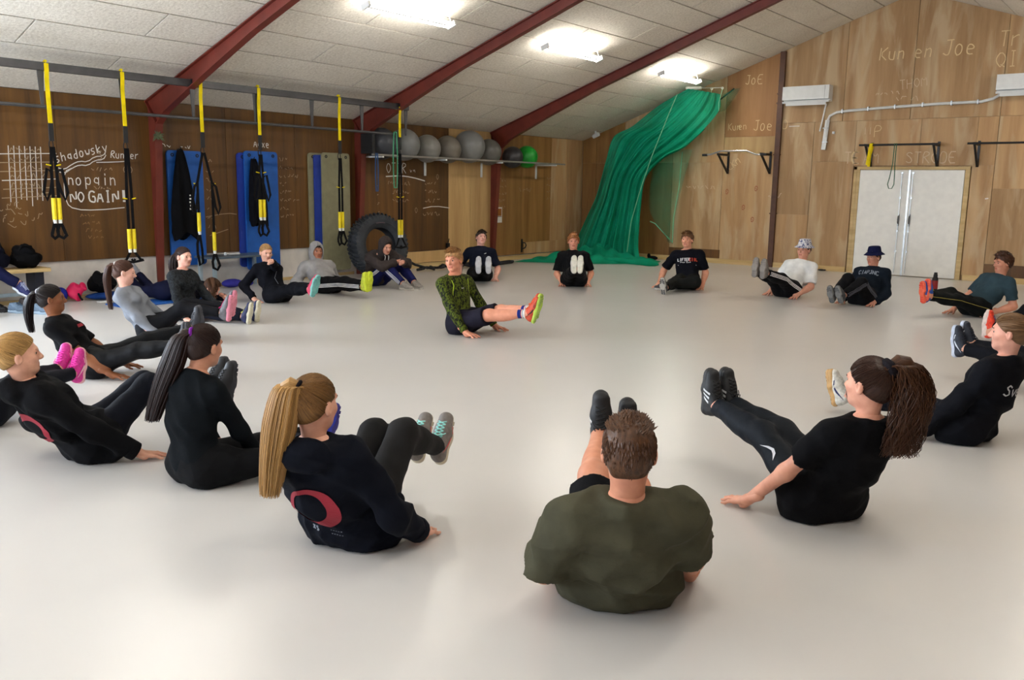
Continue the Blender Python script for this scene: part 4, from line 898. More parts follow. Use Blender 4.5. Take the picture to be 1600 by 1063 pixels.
skin_cache = {}
def skin(rgb):
    if rgb in skin_cache: return skin_cache[rgb]
    m, nt, b = nodes('skin_%d' % len(skin_cache)); mp = coords(nt); n = N(nt, 'ShaderNodeTexNoise', i_Scale=22., i_Detail=4.); nt.links.new(mp.outputs[0], n.inputs['Vector'])
    c = lin(rgb); r = ramp(nt, [(.3, (c[0]*.9, c[1]*.82, c[2]*.8, 1)), (.7, (min(1, c[0]*1.06), c[1]*1.05, c[2]*1.05, 1))]); nt.links.new(n.outputs['Fac'], r.inputs[0])
    at = nt.nodes.new('ShaderNodeAttribute'); at.attribute_name = 'tint'; mx = N(nt, 'ShaderNodeMix', data_type='RGBA'); mx.inputs['B'].default_value = (c[0]*.62, c[1]*.33, c[2]*.33, 1)
    nt.links.new(at.outputs['Fac'], mx.inputs['Factor']); nt.links.new(r.outputs[0], mx.inputs['A']); nt.links.new(mx.outputs['Result'], b.inputs['Base Color'])
    b.inputs['Roughness'].default_value = .5; b.inputs['Subsurface Weight'].default_value = .08; b.inputs['Subsurface Radius'].default_value = (.02, .008, .005); b.inputs['Specular IOR Level'].default_value = .35
    skin_cache[rgb] = m; return m
def hairmat(rgb):
    name = 'hair_%d_%d_%d' % rgb
    if name in MATS: return MATS[name]
    m, nt, b = nodes(name); at = nt.nodes.new('ShaderNodeAttribute'); at.attribute_name = 'streak'; n = N(nt, 'ShaderNodeTexNoise', i_Scale=1., i_Detail=3., i_Roughness=.6); nt.links.new(at.outputs['Vector'], n.inputs['Vector']); c = lin(rgb)
    r = ramp(nt, [(.32, (c[0]*.5, c[1]*.46, c[2]*.42, 1)), (.68, (min(1, c[0]*1.35), min(1, c[1]*1.33), min(1, c[2]*1.28), 1))]); nt.links.new(n.outputs['Fac'], r.inputs[0]); nt.links.new(r.outputs[0], b.inputs['Base Color'])
    b.inputs['Roughness'].default_value = .45; b.inputs['Specular IOR Level'].default_value = .3; bump(nt, b, n.outputs['Fac'], .5, .004); MATS[name] = m; return m
def streak(o, arr):
    at = o.data.attributes.new('streak', 'FLOAT_VECTOR', 'POINT'); at.data.foreach_set('vector', np.ascontiguousarray(arr, dtype=np.float32).ravel()); return o
def strand_streak(o, per):
    n = len(o.data.vertices); k = n//per+1; r = np.random.default_rng(n); a = np.repeat(r.uniform(0, 50, (k, 3)), per, 0)[:n]; a[:, 2] += np.tile(np.linspace(0, .6, per), k)[:n]; return streak(o, a)

def joints(q, fem):
    """pose parameters -> joint positions relative to the spot on the floor under the pelvis"""
    psi, l1, l2, l3, sd, tw = q[2:8]; s = q[22]
    F = np.array([math.cos(psi), math.sin(psi), 0]); L = np.array([-math.sin(psi), math.cos(psi), 0]); Z = np.array([0, 0, 1.]); J = dict(F=F, L=L, s=s)
    Pc = np.array([0, 0, .115*s]); d = lambda a: (Z*math.cos(a)-F*math.sin(a))*math.cos(sd)+L*math.sin(sd)
    d1, d2, d3 = d(l1), d(l2), d(l3); ch = Pc+.235*s*d1; nb = ch+.225*s*d2
    Lt = L*math.cos(tw)+np.cross(d2, L)*math.sin(tw); Lt = unit(Lt-d2*(Lt@d2)); sw = (.165 if fem else .19)*s
    J.update(Pc=Pc, chest=ch, neck=nb, d1=d1, d2=d2, d3=d3, Lt=Lt, shL=nb-.05*s*d2+sw*Lt, shR=nb-.05*s*d2-sw*Lt, head=nb+.185*s*d3)
    for n, o, sg in (('L', 8, 1), ('R', 13, -1)):
        hip = Pc+sg*.09*s*L-.01*Z; D = lambda az, el: (F*math.cos(az)+sg*L*math.sin(az))*math.cos(el)+Z*math.sin(el)
        az, el, az2, el2, ft = q[o:o+5]; kn = hip+.43*s*D(az, el); an = kn+.41*s*D(az2, el2)
        J.update({'hip'+n: hip, 'kn'+n: kn, 'an'+n: an, 'fx'+n: D(az2, ft), 'fz'+n: D(az2, ft+math.pi/2)})
    for n, o, sg, zz in (('L', 18, 1, 23), ('R', 20, -1, 24)): J['ha'+n] = F*q[o]+sg*L*q[o+1]+Z*q[zz]
    return J
def ik(a, c, l1, l2, pole):
    d = c-a; L = np.linalg.norm(d); L_ = min(L, (l1+l2)*.998); x = (l1*l1-l2*l2+L_*L_)/(2*L_); hgt = math.sqrt(max(l1*l1-x*x, 0)); dn = d/L
    p = pole-dn*(pole@dn); k = L/L_ if L > L_ else 1.
    return a+dn*x*k+unit(p)*hgt
def decal(parent, bvh, polys, o, xd, yd, nd, mat, name, off=.004):
    """flat shapes (2d quads strips / polygons) pressed onto a garment along -nd"""
    mb = MB()
    for pts, faces in polys:
        V = []
        for x, y in pts:
            p = Vector(o)+Vector(xd)*x+Vector(yd)*y; r = bvh.ray_cast(p+Vector(nd)*.35, -Vector(nd))
            V.append(r[0]+r[1]*off if r[0] is not None else p)
        mb.add(V, faces)
    return mb.build(name, mat, parent)
def text_polys(strks, w):
    out = []
    for st in strks:
        P = []
        for i in range(len(st)-1):
            for k in range(3): P.append((st[i][0]+(st[i+1][0]-st[i][0])*k/3, st[i][1]+(st[i+1][1]-st[i][1])*k/3))
        P.append(st[-1]); n = len(P); Lp, Rp = [], []
        for i in range(n):
            a, b = P[max(i-1, 0)], P[min(i+1, n-1)]; dx, dy = b[0]-a[0], b[1]-a[1]; l = math.hypot(dx, dy) or 1
            Lp.append((P[i][0]-dy/l*w/2, P[i][1]+dx/l*w/2)); Rp.append((P[i][0]+dy/l*w/2, P[i][1]-dx/l*w/2))
        out.append((Lp+Rp, [(i, i+1, n+i+1, n+i) for i in range(n-1)]))
    return out
def ring_poly(rx, ry, wi, dx=0., dy=0., n=40):
    P = [(rx*math.cos(2*math.pi*i/n), ry*math.sin(2*math.pi*i/n)) for i in range(n)]+[(dx+rx*wi*math.cos(2*math.pi*i/n), dy+ry*wi*math.sin(2*math.pi*i/n)) for i in range(n)]
    return [(P, [(i, (i+1) % n, n+(i+1) % n, n+i) for i in range(n)])]

def person(name, label, q=None, fem=0, J=None, loc=None, h=.012, skin_rgb=(222, 170, 142), head=(0, 0, 0), hair=None, top=None, bottom=None, shoes=None, hands=('planted', 'planted'), handyaw=(0, 0), poleL=None, poleR=None, hood=None, hat=None, eyes=True, seed=1, group='people exercising in a circle', decals=(), stripes=None, socks=None, pony=None, neck_fix=None):
    if J is None: J = joints(q, fem); loc = (q[0], q[1], 0)
    s = J['s']; F, L, Lt, d1, d2, d3 = J['F'], J['L'], J['Lt'], J['d1'], J['d2'], J['d3']; Z = np.array([0, 0, 1.])
    root = thing(name, label, 'person', loc, group); SK = skin(skin_rgb)
    chestF = unit(np.cross(Lt, d2)); pelF = unit(np.cross(L, d1)); fm = 1 if fem else 0
    # head frame
    yw, pt, rl_ = [RAD(v) for v in head]; f0 = F*math.cos(yw)+L*math.sin(yw); hf = unit(f0*math.cos(pt)+Z*math.sin(pt)); up0 = unit(Z*.7+d3*.3); hl = unit(np.cross(up0, hf)); hu = np.cross(hf, hl)
    if rl_: hl, hu = hl*math.cos(rl_)+hu*math.sin(rl_), hu*math.cos(rl_)-hl*math.sin(rl_)
    H = J['head']; hs = s*(1.0 if not fem else .985); hp = lambda a, b, c: H+hs*(hf*a+hl*b+hu*c); AX = np.array([hf, hl, hu])
    # arms
    arm = {}
    for n, sg, pl in (('L', 1, poleL), ('R', -1, poleR)):
        sh, wr = J['sh'+n], J['ha'+n].copy(); mx = .535*s; dv = wr-sh
        pole = (F*pl[0]+sg*L*abs(pl[1])+Z*pl[2]) if pl is not None else -F*1.+sg*L*.45
        el = ik(sh, wr, .282*s, .252*s, pole); arm[n] = (sh, el, wr)
    # ---- torso / limb primitives with an offset t (0 = body, >0 = cloth)
    def torso(B, t=0., kk=.05, hem=None, top_clip=None, hipadd=0.):
        cl = ([hem] if hem else [])+([top_clip] if top_clip else [])
        wA, wC, wP = (.088, .098, .112) if fem else (.100, .110, .112)
        B.ell(J['Pc']+.01*s*d1, np.array([pelF, L, d1]), ((wP+t+hipadd)*s, (.160+.012*fm+t+hipadd)*s, (.120+t+hipadd)*s), kk, clips=cl)
        B.cone(J['Pc']+.05*s*d1, J['chest'], (wA+.008+t)*s, (wA+t)*s, kk, L, 1.32, clips=cl)
        B.cone(J['chest'], J['neck']-.10*s*d2, (wA+.004+t)*s, (wC-.008+t)*s, kk, Lt, 1.42, clips=cl)
        B.cone(J['shL']*.86+J['shR']*.14-.01*d2, J['shR']*.86+J['shL']*.14-.01*d2, (.058+t)*s, (.058+t)*s, kk, clips=cl)
        B.cone(J['neck']+.02*d2, J['shL']*.8+J['neck']*.2, (.046+t*.7)*s, (.044+t)*s, kk, clips=cl).cone(J['neck']+.02*d2, J['shR']*.8+J['neck']*.2, (.046+t*.7)*s, (.044+t)*s, kk, clips=cl)
        if fem:
            for sg in (1, -1): B.ell(J['chest']+.085*s*d2+Lt*sg*.07*s+chestF*.078*s, np.array([chestF, Lt, d2]), ((.048+t)*s, (.058+t)*s, (.058+t)*s), .05, clips=cl)
    def armp(B, n, t=0., upto=2., kk=.03, flare=0.):
        sh, el, wr = arm[n]; r0, r1, r2 = (.044, .037, .025) if fem else (.052, .043, .029)
        if upto <= 1:
            e = sh+(el-sh)*upto; dr = unit(el-sh); B.cone(sh, e+dr*.06, (r0+t)*s, (r0+(r1-r0)*upto+t+flare)*s, kk, clips=[(e, dr)])
        else:
            B.cone(sh, el, (r0+t)*s, (r1+t)*s, kk); e = el+(wr-el)*(upto-1); dr = unit(wr-el)
            B.cone(el, e+dr*.05, (r1+t)*s, (r1+(r2-r1)*(upto-1)+t)*s, kk, clips=[(e, dr)] if upto < 2 else ())
            if not fem: B.ell(el+(wr-el)*.25, np.array([dr, unit(np.cross(dr, Z+.1)), unit(np.cross(dr, np.cross(dr, Z+.1)))]), (.09*s, (.045+t)*s, (.043+t)*s), .03)
    def legp(B, n, t=0., upto=2., kk=.04):
        hip, kn, an = J['hip'+n], J['kn'+n], J['an'+n]; r0, r1, r2 = (.086, .055, .036) if fem else (.085, .058, .039)
        tr = t
        if upto <= 1:
            e = hip+(kn-hip)*upto; dr = unit(kn-hip); B.cone(hip, e+dr*.08, (r0+t)*s, (r0+(r1-r0)*upto+t+.012)*s, kk, clips=[(e, dr)])
        else:
            B.cone(hip, kn, (r0+t)*s, (r1+t)*s, kk); e = kn+(an-kn)*(upto-1); dr = unit(an-kn)
            B.cone(kn, e+dr*.04, (r1+t-.004)*s, (r1+(r2-r1)*(upto-1)+tr)*s, kk, clips=[(e, dr)] if upto < 2 else ())
            back = -unit(np.cross(dr, np.cross(J['fx'+n], dr))); back = unit(-J['fx'+n]+dr*(J['fx'+n]@dr))
            B.ell(kn+(an-kn)*.32+back*.016*s, np.array([dr, back, np.cross(dr, back)]), (.13*s, (.052+t)*s, (.050+t)*s), .04)
    # ---- the body: one mesh (trunk and limbs, head, hands)
    B = Fld(); torso(B)
    for n in 'LR':
        armp(B, n); legp(B, n); an = J['an'+n]; B.cone(an, an+J['fx'+n]*.11*s-J['fz'+n]*.035*s, .036*s, .026*s, .02); B.cone(J['hip'+n]-.02*d1, J['hip'+n]+(J['kn'+n]-J['hip'+n])*.2, .095*s, .09*s, .05)
    Vb, Fb = B.mesh(h*1.25, floor=.006)
    Hd = Fld()
    Hd.ell(hp(-.012, 0, .026), AX, (.096*hs, .0755*hs, .090*hs), .03).ell(hp(.028, 0, -.032), AX, (.064*hs, .060*hs, .080*hs), .03).ell(hp(.012, 0, -.066), AX, (.056*hs, (.053 if fem else .057)*hs, .036*hs), .03).ell(hp(.062, 0, -.090), AX, (.024*hs, (.024 if fem else .029)*hs, .021*hs), .03)
    Hd.cone(hp(.086, 0, .012), hp(.108, 0, -.026), .0075*hs, .0115*hs, .014).cone(hp(.100, .009, -.030), hp(.100, -.009, -.030), .0085*hs, .0085*hs, .008)
    Hd.cone(hp(.080, .034, .024), hp(.084, -.034, .024), .0115*hs, .0115*hs, .016).cone(hp(.0845, .015, -.058), hp(.0845, -.015, -.058), .0075*hs, .0075*hs, .008).cone(hp(.0825, .013, -.068), hp(.0825, -.013, -.068), .0075*hs, .0075*hs, .006)
    for sg in (1, -1):
        Hd.ell(hp(.060, sg*.036, -.024), AX, (.024*hs, .022*hs, .022*hs), .02).ell(hp(-.006, sg*.080, -.008), AX, (.019*hs, .011*hs, .032*hs), .006)
        Hd.ell(hp(.100, sg*.031, .003), AX, (.017*hs, .017*hs, .0115*hs), .012, op='s')
        Hd.ell(hp(.002, sg*.086, -.006), AX, (.008*hs, .006*hs, .016*hs), .006, op='s')
    nk = J['neck']+.005*d2; Hd.cone(nk-.05*d2, hp(-.022, 0, -.055), (.052 if fem else .060)*s, (.046 if fem else .054)*s, .025).cone(nk-.02*d2, nk-.08*d2, .055*s, .06*s, .03)
    hh = max(.0045, h*.55); Vh, Fh = Hd.mesh(hh)
    ev = (Vh-H)/hs; a_, b_, c_ = ev@hf, ev@hl, ev@hu
    tint = ((np.abs(b_) < .023) & (c_ < -.0505) & (c_ > -.0755) & (a_ > .078)).astype(np.float32)*.75+((np.hypot(b_-.045*np.sign(b_), c_+.03) < .02) & (a_ > .04)).astype(np.float32)*.14
    Vs, Fs, T = [Vb, Vh], [Fb, Fh+len(Vb)], [np.zeros(len(Vb), np.float32), tint]; nv = len(Vb)+len(Vh)
    for i, (n, sg) in enumerate((('L', 1), ('R', -1))):
        sh, el, wr = arm[n]; mode = hands[i]; HV, HF = HANDS[mode]
        if mode == 'planted':
            yw_ = RAD(handyaw[i]); xd = F*math.cos(yw_)+sg*L*math.sin(yw_); zd = Z; yd = np.cross(zd, xd)
        else:
            xd = unit(wr-el); zd = unit(np.cross(xd, -sg*L)) if abs(xd@L) < .9 else unit(np.cross(xd, F)); zd = zd if zd@Z > 0 else -zd; yd = np.cross(zd, xd)
        # thumb (+y) lies on the inner side: the person's right for a left hand
        mir = -1. if sg > 0 else 1.
        W_ = wr+s*(HV[:, :1]*xd+HV[:, 1:2]*mir*yd+HV[:, 2:]*zd); Fh2 = HF if mir > 0 else HF[:, ::-1]
        Vs.append(W_.astype(np.float32)); Fs.append(Fh2+nv); T.append(np.zeros(len(W_), np.float32)); nv += len(W_)
    me = fast_mesh('body', np.concatenate(Vs), np.concatenate(Fs)); at = me.attributes.new('tint', 'FLOAT', 'POINT'); at.data.foreach_set('value', np.concatenate(T))
    body = link('body', me, SK, root)
    # ---- eyes and brows
    if eyes:
        hc = (hair or {}).get('rgb', (70, 50, 36)); bm_ = hairmat(tuple(int(v*.8) for v in hc))
        for sg in (1, -1):
            e = MB().sphere((0, 0, 0), .0118*hs, 12, 8); o = e.build('eye', plain('eye_white', (176, 164, 156), .4, var=.01), root, smooth=True); o.location = hp(.0722, sg*.031, .003)
            MB().sphere(tuple(hf*.0075*hs), .0074*hs, 8, 6).build('iris', plain('iris_dark', (40, 34, 34), .25), o, smooth=True)
            P = [hp(.090-.012*abs(t_-.3), sg*(.014+.034*t_), .022+.006*math.sin(t_*2.6)) for t_ in (0, .35, .7, 1.)]; MB().tube([tuple(p+hf*.0015) for p in P], [.0028, .0042, .0038, .0018], 5).build('eyebrow', bm_, root, smooth=True)
    # ---- hair
    rs = random.Random(seed); cc = np.array([-.012, 0, .026]); er = np.array([.096, .0755, .090])
    if hair and hair.get('type') != 'none':
        hm = hairmat(hair['rgb']); ty = hair['type']; th = hair.get('t', .012 if ty == 'short' else .007); hl_ = hair.get('line', 0.)
        pn = (hf*.87-hu)/1.325; pp_ = hp(0, 0, -.009+hl_)
        HH = Fld(); cl = [(pp_, pn)]
        HH.ell(hp(-.014, 0, .028), AX, ((.096+th)*hs, (.0755+th*.8)*hs, (.090+th)*hs), .01, clips=cl)
        HH.ell(hp(-.040, 0, -.010), AX, ((.064+th)*hs, (.066+th*.6)*hs, (.075)*hs), .02, clips=cl+[(hp(0, 0, -.062 if ty == 'short' else -.075), -hu)])
        if hair.get('quiff'): HH.ell(hp(.045, 0, .105), AX, (.05*hs, .055*hs, .022*hs), .03)
        Vc, Fc = HH.mesh(hh, noise=wrinkle(seed+5, .0008 if ty != 'short' else .002, 130.))
        cap = link('hair', fast_mesh('hair', Vc, Fc), hm, root)
        ev2 = (Vc-H)/hs; pl_ = np.stack([ev2@hf, ev2@hl, ev2@hu], 1)
        if ty == 'short': streak(cap, pl_*np.array([60, 90, 26]))
        else:
            bs = unit((np.array(hair.get('base', (-.098, 0, .055)))-cc)/er); dv = (pl_-cc)/er; dv /= np.linalg.norm(dv, axis=1)[:, None]; e1 = unit(np.cross(bs, (0, 0, 1.))); e2 = np.cross(bs, e1); phi = np.arctan2(dv@e2, dv@e1); dst = np.arccos(np.clip(dv@bs, -1, 1))
            streak(cap, np.stack([np.cos(phi)*26, np.sin(phi)*26, dst*1.2], 1))
        onc = lambda v, e: hp(*(cc+np.array(v)*(er+e)))
        st = MB()
        if ty == 'short':
            nT = hair.get('n', 420)
            for i in range(nT):
                while True:
                    v = np.array([rs.gauss(0, 1) for _ in range(3)]); v /= np.linalg.norm(v); p = cc+v*er
                    if .87*p[0]-p[2]-.009+hl_ < -.004 and p[2] > -.055: break
                ln = hair.get('len', .016)*rs.uniform(.6, 1.3)*(1.25 if p[2] > .06 else .8); cmb = np.array([.8, rs.uniform(-.6, .6), .2]) if p[2] > .075 else np.array([-.25, rs.uniform(-.3, .3), -1.1])
                b0 = onc(v, th-.004); b1 = b0+hs*ln*unit(v*.55+.8*cmb)@AX; b2 = b1+hs*ln*.8*unit(v*.15+cmb)@AX
                st.tube([b0, b1, b2], [.0038, .0034, .0008], 4, cap=False)
            strand_streak(st.build('hair_tufts', hm, cap, smooth=True), 12)
        else:
            base = np.array(hair.get('base', (-.098, 0, .055))); bw = hp(*base)
            vb = unit((base-cc)/er); nS = hair.get('n', 150)
            for i in range(nS):
                while True:
                    v = np.array([rs.gauss(0, 1) for _ in range(3)]); v /= np.linalg.norm(v); p = cc+v*er; qv = .87*p[0]-p[2]-.009+hl_
                    if qv < -.001 and (rs.random() < .35 or qv > -.03) and p[2] > -.075: break
                pts = []
                for k in range(8):
                    t_ = k/7; w = unit(v*(1-t_)+vb*t_+1e-6); pts.append(onc(w, th+.0012+.0026*math.sin(t_*3.1)))
                st.tube(pts, [.0008]+[.0019]*6+[.0016], 4, cap=False)
            strand_streak(st.build('combed_strands', hm, cap, smooth=True), 32)
            if pony:
                # pony: list of offsets from its base (world metres); width
                K = [np.zeros(3)]+[np.array(p, float) for p in pony['path']]; wd = pony.get('w', .035); nP = pony.get('n', 150); cu_ = pony.get('curl', 0.)
                pt_ = MB()
                for i in range(nP):
                    a1, r1 = rs.uniform(0, 6.28), math.sqrt(rs.random()); ox, oy = r1*math.cos(a1), r1*math.sin(a1); endt = 1.0-.38*rs.random()**2; ph_, fr_ = rs.uniform(0, 6.28), rs.uniform(5, 9); pts = []; rad_ = []
                    for k in range(15):
                        t_ = k/14*endt; c = catmull(K, min(t_, .9999)); prof = wd*(.35+1.0*math.sin(min(1, t_*1.6+.08)*1.57)*(1-.55*max(0, t_-.55)/.45))
                        wv = cu_*t_*math.sin(fr_*t_*2+ph_)
                        pts.append(bw+c+hl*(ox*prof+wv)+hf*(oy*prof*.75+.6*wv)+np.cross(hl, hf)*0); rad_.append(.0019*(1-.75*t_)+.0004)
                    pt_.tube(pts, rad_, 4, cap=False)
                hp_m = hairmat(hair.get('pony_rgb', hair['rgb'])); po_ = strand_streak(pt_.build('ponytail', hp_m, root, smooth=True), 60)
                core = MB(); cp = [bw+catmull(K, min(k/12, .9999)) for k in range(13)]; core.tube(cp, [wd*.22]+[wd*(.45 if k == 1 else .62)*(1-.75*(k/12)**1.5) for k in range(1, 12)]+[.004], 16); co_ = core.build('ponytail_core', hp_m, po_, smooth=True); nvc = len(co_.data.vertices); an_ = np.arange(nvc) % 16/16*2*np.pi; streak(co_, np.stack([np.cos(an_)*9, np.sin(an_)*9, np.arange(nvc)//16*.08], 1))
                tie = pony.get('tie', (24, 20, 24)); c0 = bw+catmull(K, .02); dn = unit(catmull(K, .12)-catmull(K, 0.)); u1 = unit(np.cross(dn, Z+.2*F)); u2 = np.cross(dn, u1); tw_ = pony.get('tiew', .008)
                MB().tube([tuple(c0+(u1*math.cos(a)+u2*math.sin(a))*(.019+tw_*.5)) for a in np.linspace(0, 6.28, 15)[:-1]], tw_, 7, closed=True).build('hair_tie', fabric('hair_tie_%d_%d_%d' % tie, tie), root, smooth=True)
            if hair.get('bun'):
                bb_ = hp(*(base+np.array((-.035, 0, .0)))); MB().sphere(tuple(bb_), hair['bun'], 16, 10).build('hair_bun', hm, root, smooth=True)
    # ---- clothing
    bvh = {}
    if top:
        t = top.get('t', .014); G_ = Fld(); hemp = J['Pc']-d1*top.get('hem', .055)*s
        tc = (J['neck']+d2*top.get('collar', .028)*s+chestF*.0, unit(d2*.9+chestF*.32))
        torso(G_, t, .05, hem=(hemp, -d1), top_clip=tc, hipadd=top.get('hipadd', .016 if top.get('hem', .055) > .08 else 0.))
        for n in 'LR': armp(G_, n, t*.95, top.get('sleeve', 2.), .035, top.get('flare', .008))
        if top.get('hem', .055) > .08:
            for n in 'LR': G_.cone(J['hip'+n]-.03*d1, J['hip'+n]+(J['kn'+n]-J['hip'+n])*.10, (.118+t)*s, (.104+t)*s, .06, clips=[(hemp, -d1)])
        if top.get('belly'): G_.ell(J['Pc']*.5+J['chest']*.5+chestF*.09*s, np.array([chestF, L, d1]), (.05*s, .13*s, .10*s), .06)
        if hood == 'down':
            G_.cone(J['neck']-d2*.03*s, J['neck']*.55+hp(-.015, 0, -.075)*.45, .072*s, .068*s, .02, clips=[(J['neck']*.5+hp(-.01, 0, -.075)*.5, unit(d2+chestF*.25))])
            G_.ell(J['neck']-chestF*.080*s+d2*.035*s, np.array([chestF, Lt, d2]), (.060*s, .120*s, .072*s), .025); G_.cone(J['neck']-chestF*.03*s+Lt*.075*s+d2*.02*s, J['neck']+chestF*.075*s+Lt*.03*s-d2*.01*s, .032*s, .026*s, .025); G_.cone(J['neck']-chestF*.03*s-Lt*.075*s+d2*.02*s, J['neck']+chestF*.075*s-Lt*.03*s-d2*.01*s, .032*s, .026*s, .025)
            G_.cone(J['neck']+d2*.02*s, J['head'], .050*s, .056*s, .015, op='s')
        wr_ = top.get('wr', .0055)
        Vt, Ft = G_.mesh(h, noise=wrinkle(seed, wr_, 20., 6, True), floor=.004)
        tm = top['mat'] if 'mat' in top else fabric('cloth_%d_%d_%d' % top['rgb'], top['rgb'])
        to = link(top.get('name', 'shirt'), fast_mesh('shirt', Vt, Ft), tm, root); bvh['top'] = (BVHTree.FromPolygons([tuple(v) for v in Vt.tolist()], Ft.tolist()), to)
        if top.get('sleeve', 2.) > 1.5 and top.get('cuff', True):
            for n in 'LR':
                sh, el, wr = arm[n]; up_ = top.get('sleeve', 2.)-1; e = el+(wr-el)*min(up_, .97); dr = unit(wr-el); rr = ((.027 if fem else .031)+t*.9)*s
                MB().tube([tuple(e-dr*.03), tuple(e-dr*.01), tuple(e+dr*.012), tuple(e+dr*.016)], [rr*1.05, rr*1.1, rr*1.05, rr*.7], 14).build('cuff', tm, to, smooth=True)
        # collar band
        cn = unit(d2*.9+chestF*.32); ccn = J['neck']+d2*(top.get('collar', .028)-.004)*s; u1 = unit(np.cross(cn, Lt)); rr = (.058 if fem else .067)*s
        MB().tube([tuple(ccn+Lt*math.cos(a)*rr*1.08+u1*math.sin(a)*rr) for a in np.linspace(0, 2*math.pi, 25)[:-1]], .0075*s, 6, closed=True).build('collar', tm, to, smooth=True)
    if hood == 'up':
        HO = Fld(); HO.ell(hp(-.018, 0, .028), AX, (.122*hs, .100*hs, .120*hs), .03).ell(hp(-.02, 0, -.06), AX, (.105*hs, .095*hs, .09*hs), .04).cone(J['neck']+d2*.01, hp(-.02, 0, -.08), .088*s, .085*s, .04)
        HO.ell(hp(.085, 0, -.012), AX, (.088*hs, .066*hs, .098*hs), .015, op='s')
        HO.ell(hp(.02, 0, -.01), AX, (.095*hs, .074*hs, .102*hs), .01, op='s')
        Vt, Ft = HO.mesh(hh, noise=wrinkle(seed+2, .003, 40.)); ho = link('hood', fast_mesh('hood', Vt, Ft), to.data.materials[0], root)
        for sg in (1, -1): MB().tube([tuple(hp(.06, sg*.03, -.115)), tuple(hp(.085, sg*.028, -.14)), tuple(hp(.085, sg*.03, -.19))], .004, 5).build('drawstring', chalk_w, ho)
    if bottom:
        t = bottom.get('t', .010); G_ = Fld(); wst = (J['Pc']+d1*.11*s, d1)
        wP = .112; G_.ell(J['Pc']+.01*s*d1, np.array([pelF, L, d1]), ((wP+t)*s, (.160+.012*fm+t)*s, (.120+t)*s), .05, clips=[wst])
        G_.cone(J['Pc'], J['Pc']+.09*s*d1, (.100+t)*s, (.098+t)*s, .04, L, 1.32, clips=[wst])
        for n in 'LR': legp(G_, n, t, bottom.get('len', 1.93), .045); G_.cone(J['hip'+n]-.02*d1, J['hip'+n]+(J['kn'+n]-J['hip'+n])*.2, (.095+t)*s, (.09+t)*s, .05)
        Vt, Ft = G_.mesh(h, noise=wrinkle(seed+3, bottom.get('wr', .0035), 22., 6, True), floor=.004)
        bo = link(bottom.get('name', 'trousers'), fast_mesh('trousers', Vt, Ft), bottom['mat'] if 'mat' in bottom else fabric('cloth_%d_%d_%d' % bottom['rgb'], bottom['rgb'], rough=bottom.get('rough', .8)), root)
        bvh['bot'] = (BVHTree.FromPolygons([tuple(v) for v in Vt.tolist()], Ft.tolist()), bo)
        if stripes:
            bv = bvh['bot'][0]; sm = plain('stripe_%d_%d_%d' % stripes['rgb'], stripes['rgb'], .7)
            for n, sg in (('L', 1), ('R', -1)):
                for off in stripes.get('offs', (-.018, 0, .018)):
                    pts = []
                    for a, b, ts in ((J['hip'+n], J['kn'+n], np.linspace(.05, 1, 14)), (J['kn'+n], J['an'+n], np.linspace(.06, .92, 14))):
                        ax_ = unit(b-a); out = unit(sg*L-ax_*(sg*L@ax_)); sd_ = np.cross(ax_, out)
                        for t_ in ts:
                            p = a+(b-a)*t_+sd_*off*s; r = bv.ray_cast(Vector(p+out*.3), Vector(-out))
                            if r[0] is not None: pts.append((np.array(r[0]), np.array(r[1]), sd_))
                    V = []; w = stripes.get('w', .010)*s/2
                    for p, nn, sd_ in pts: V += [p+nn*.0035+sd_*w, p+nn*.0035-sd_*w]
                    if len(pts) > 2: MB().add(V, [(2*i, 2*i+1, 2*i+3, 2*i+2) for i in range(len(pts)-1)]).build('side_stripe', sm, bo)
    for dc in decals:
        bv, par = bvh[dc.get('on', 'top')]; k = dc['at']; side = dc.get('side', 'front')
        nd = chestF if side == 'front' else -chestF; xd = -Lt if side == 'back' else Lt; xd = xd if side != 'front' else Lt
        # reading direction: left to right for whoever looks at that side
        xd = Lt if side == 'front' else -Lt
        o = J['chest']+d2*k[1]*s+xd*k[0]*s
        if side == 'leg':
            n = dc['leg']; sg = 1 if n == 'L' else -1; axl = unit(J['kn'+n]-J['hip'+n]); nd = unit(sg*L*.9+Z*.6); nd = unit(nd-axl*(nd@axl)); o = J['hip'+n]+(J['kn'+n]-J['hip'+n])*k[0]; xd = axl; yd = np.cross(nd, xd)
            decal(par, bv, dc['polys'], o, xd, yd, nd, dc['mat'], dc.get('name', 'print')); continue
        decal(par, bv, dc['polys'], o, xd, d2, nd, dc['mat'], dc.get('name', 'print'))
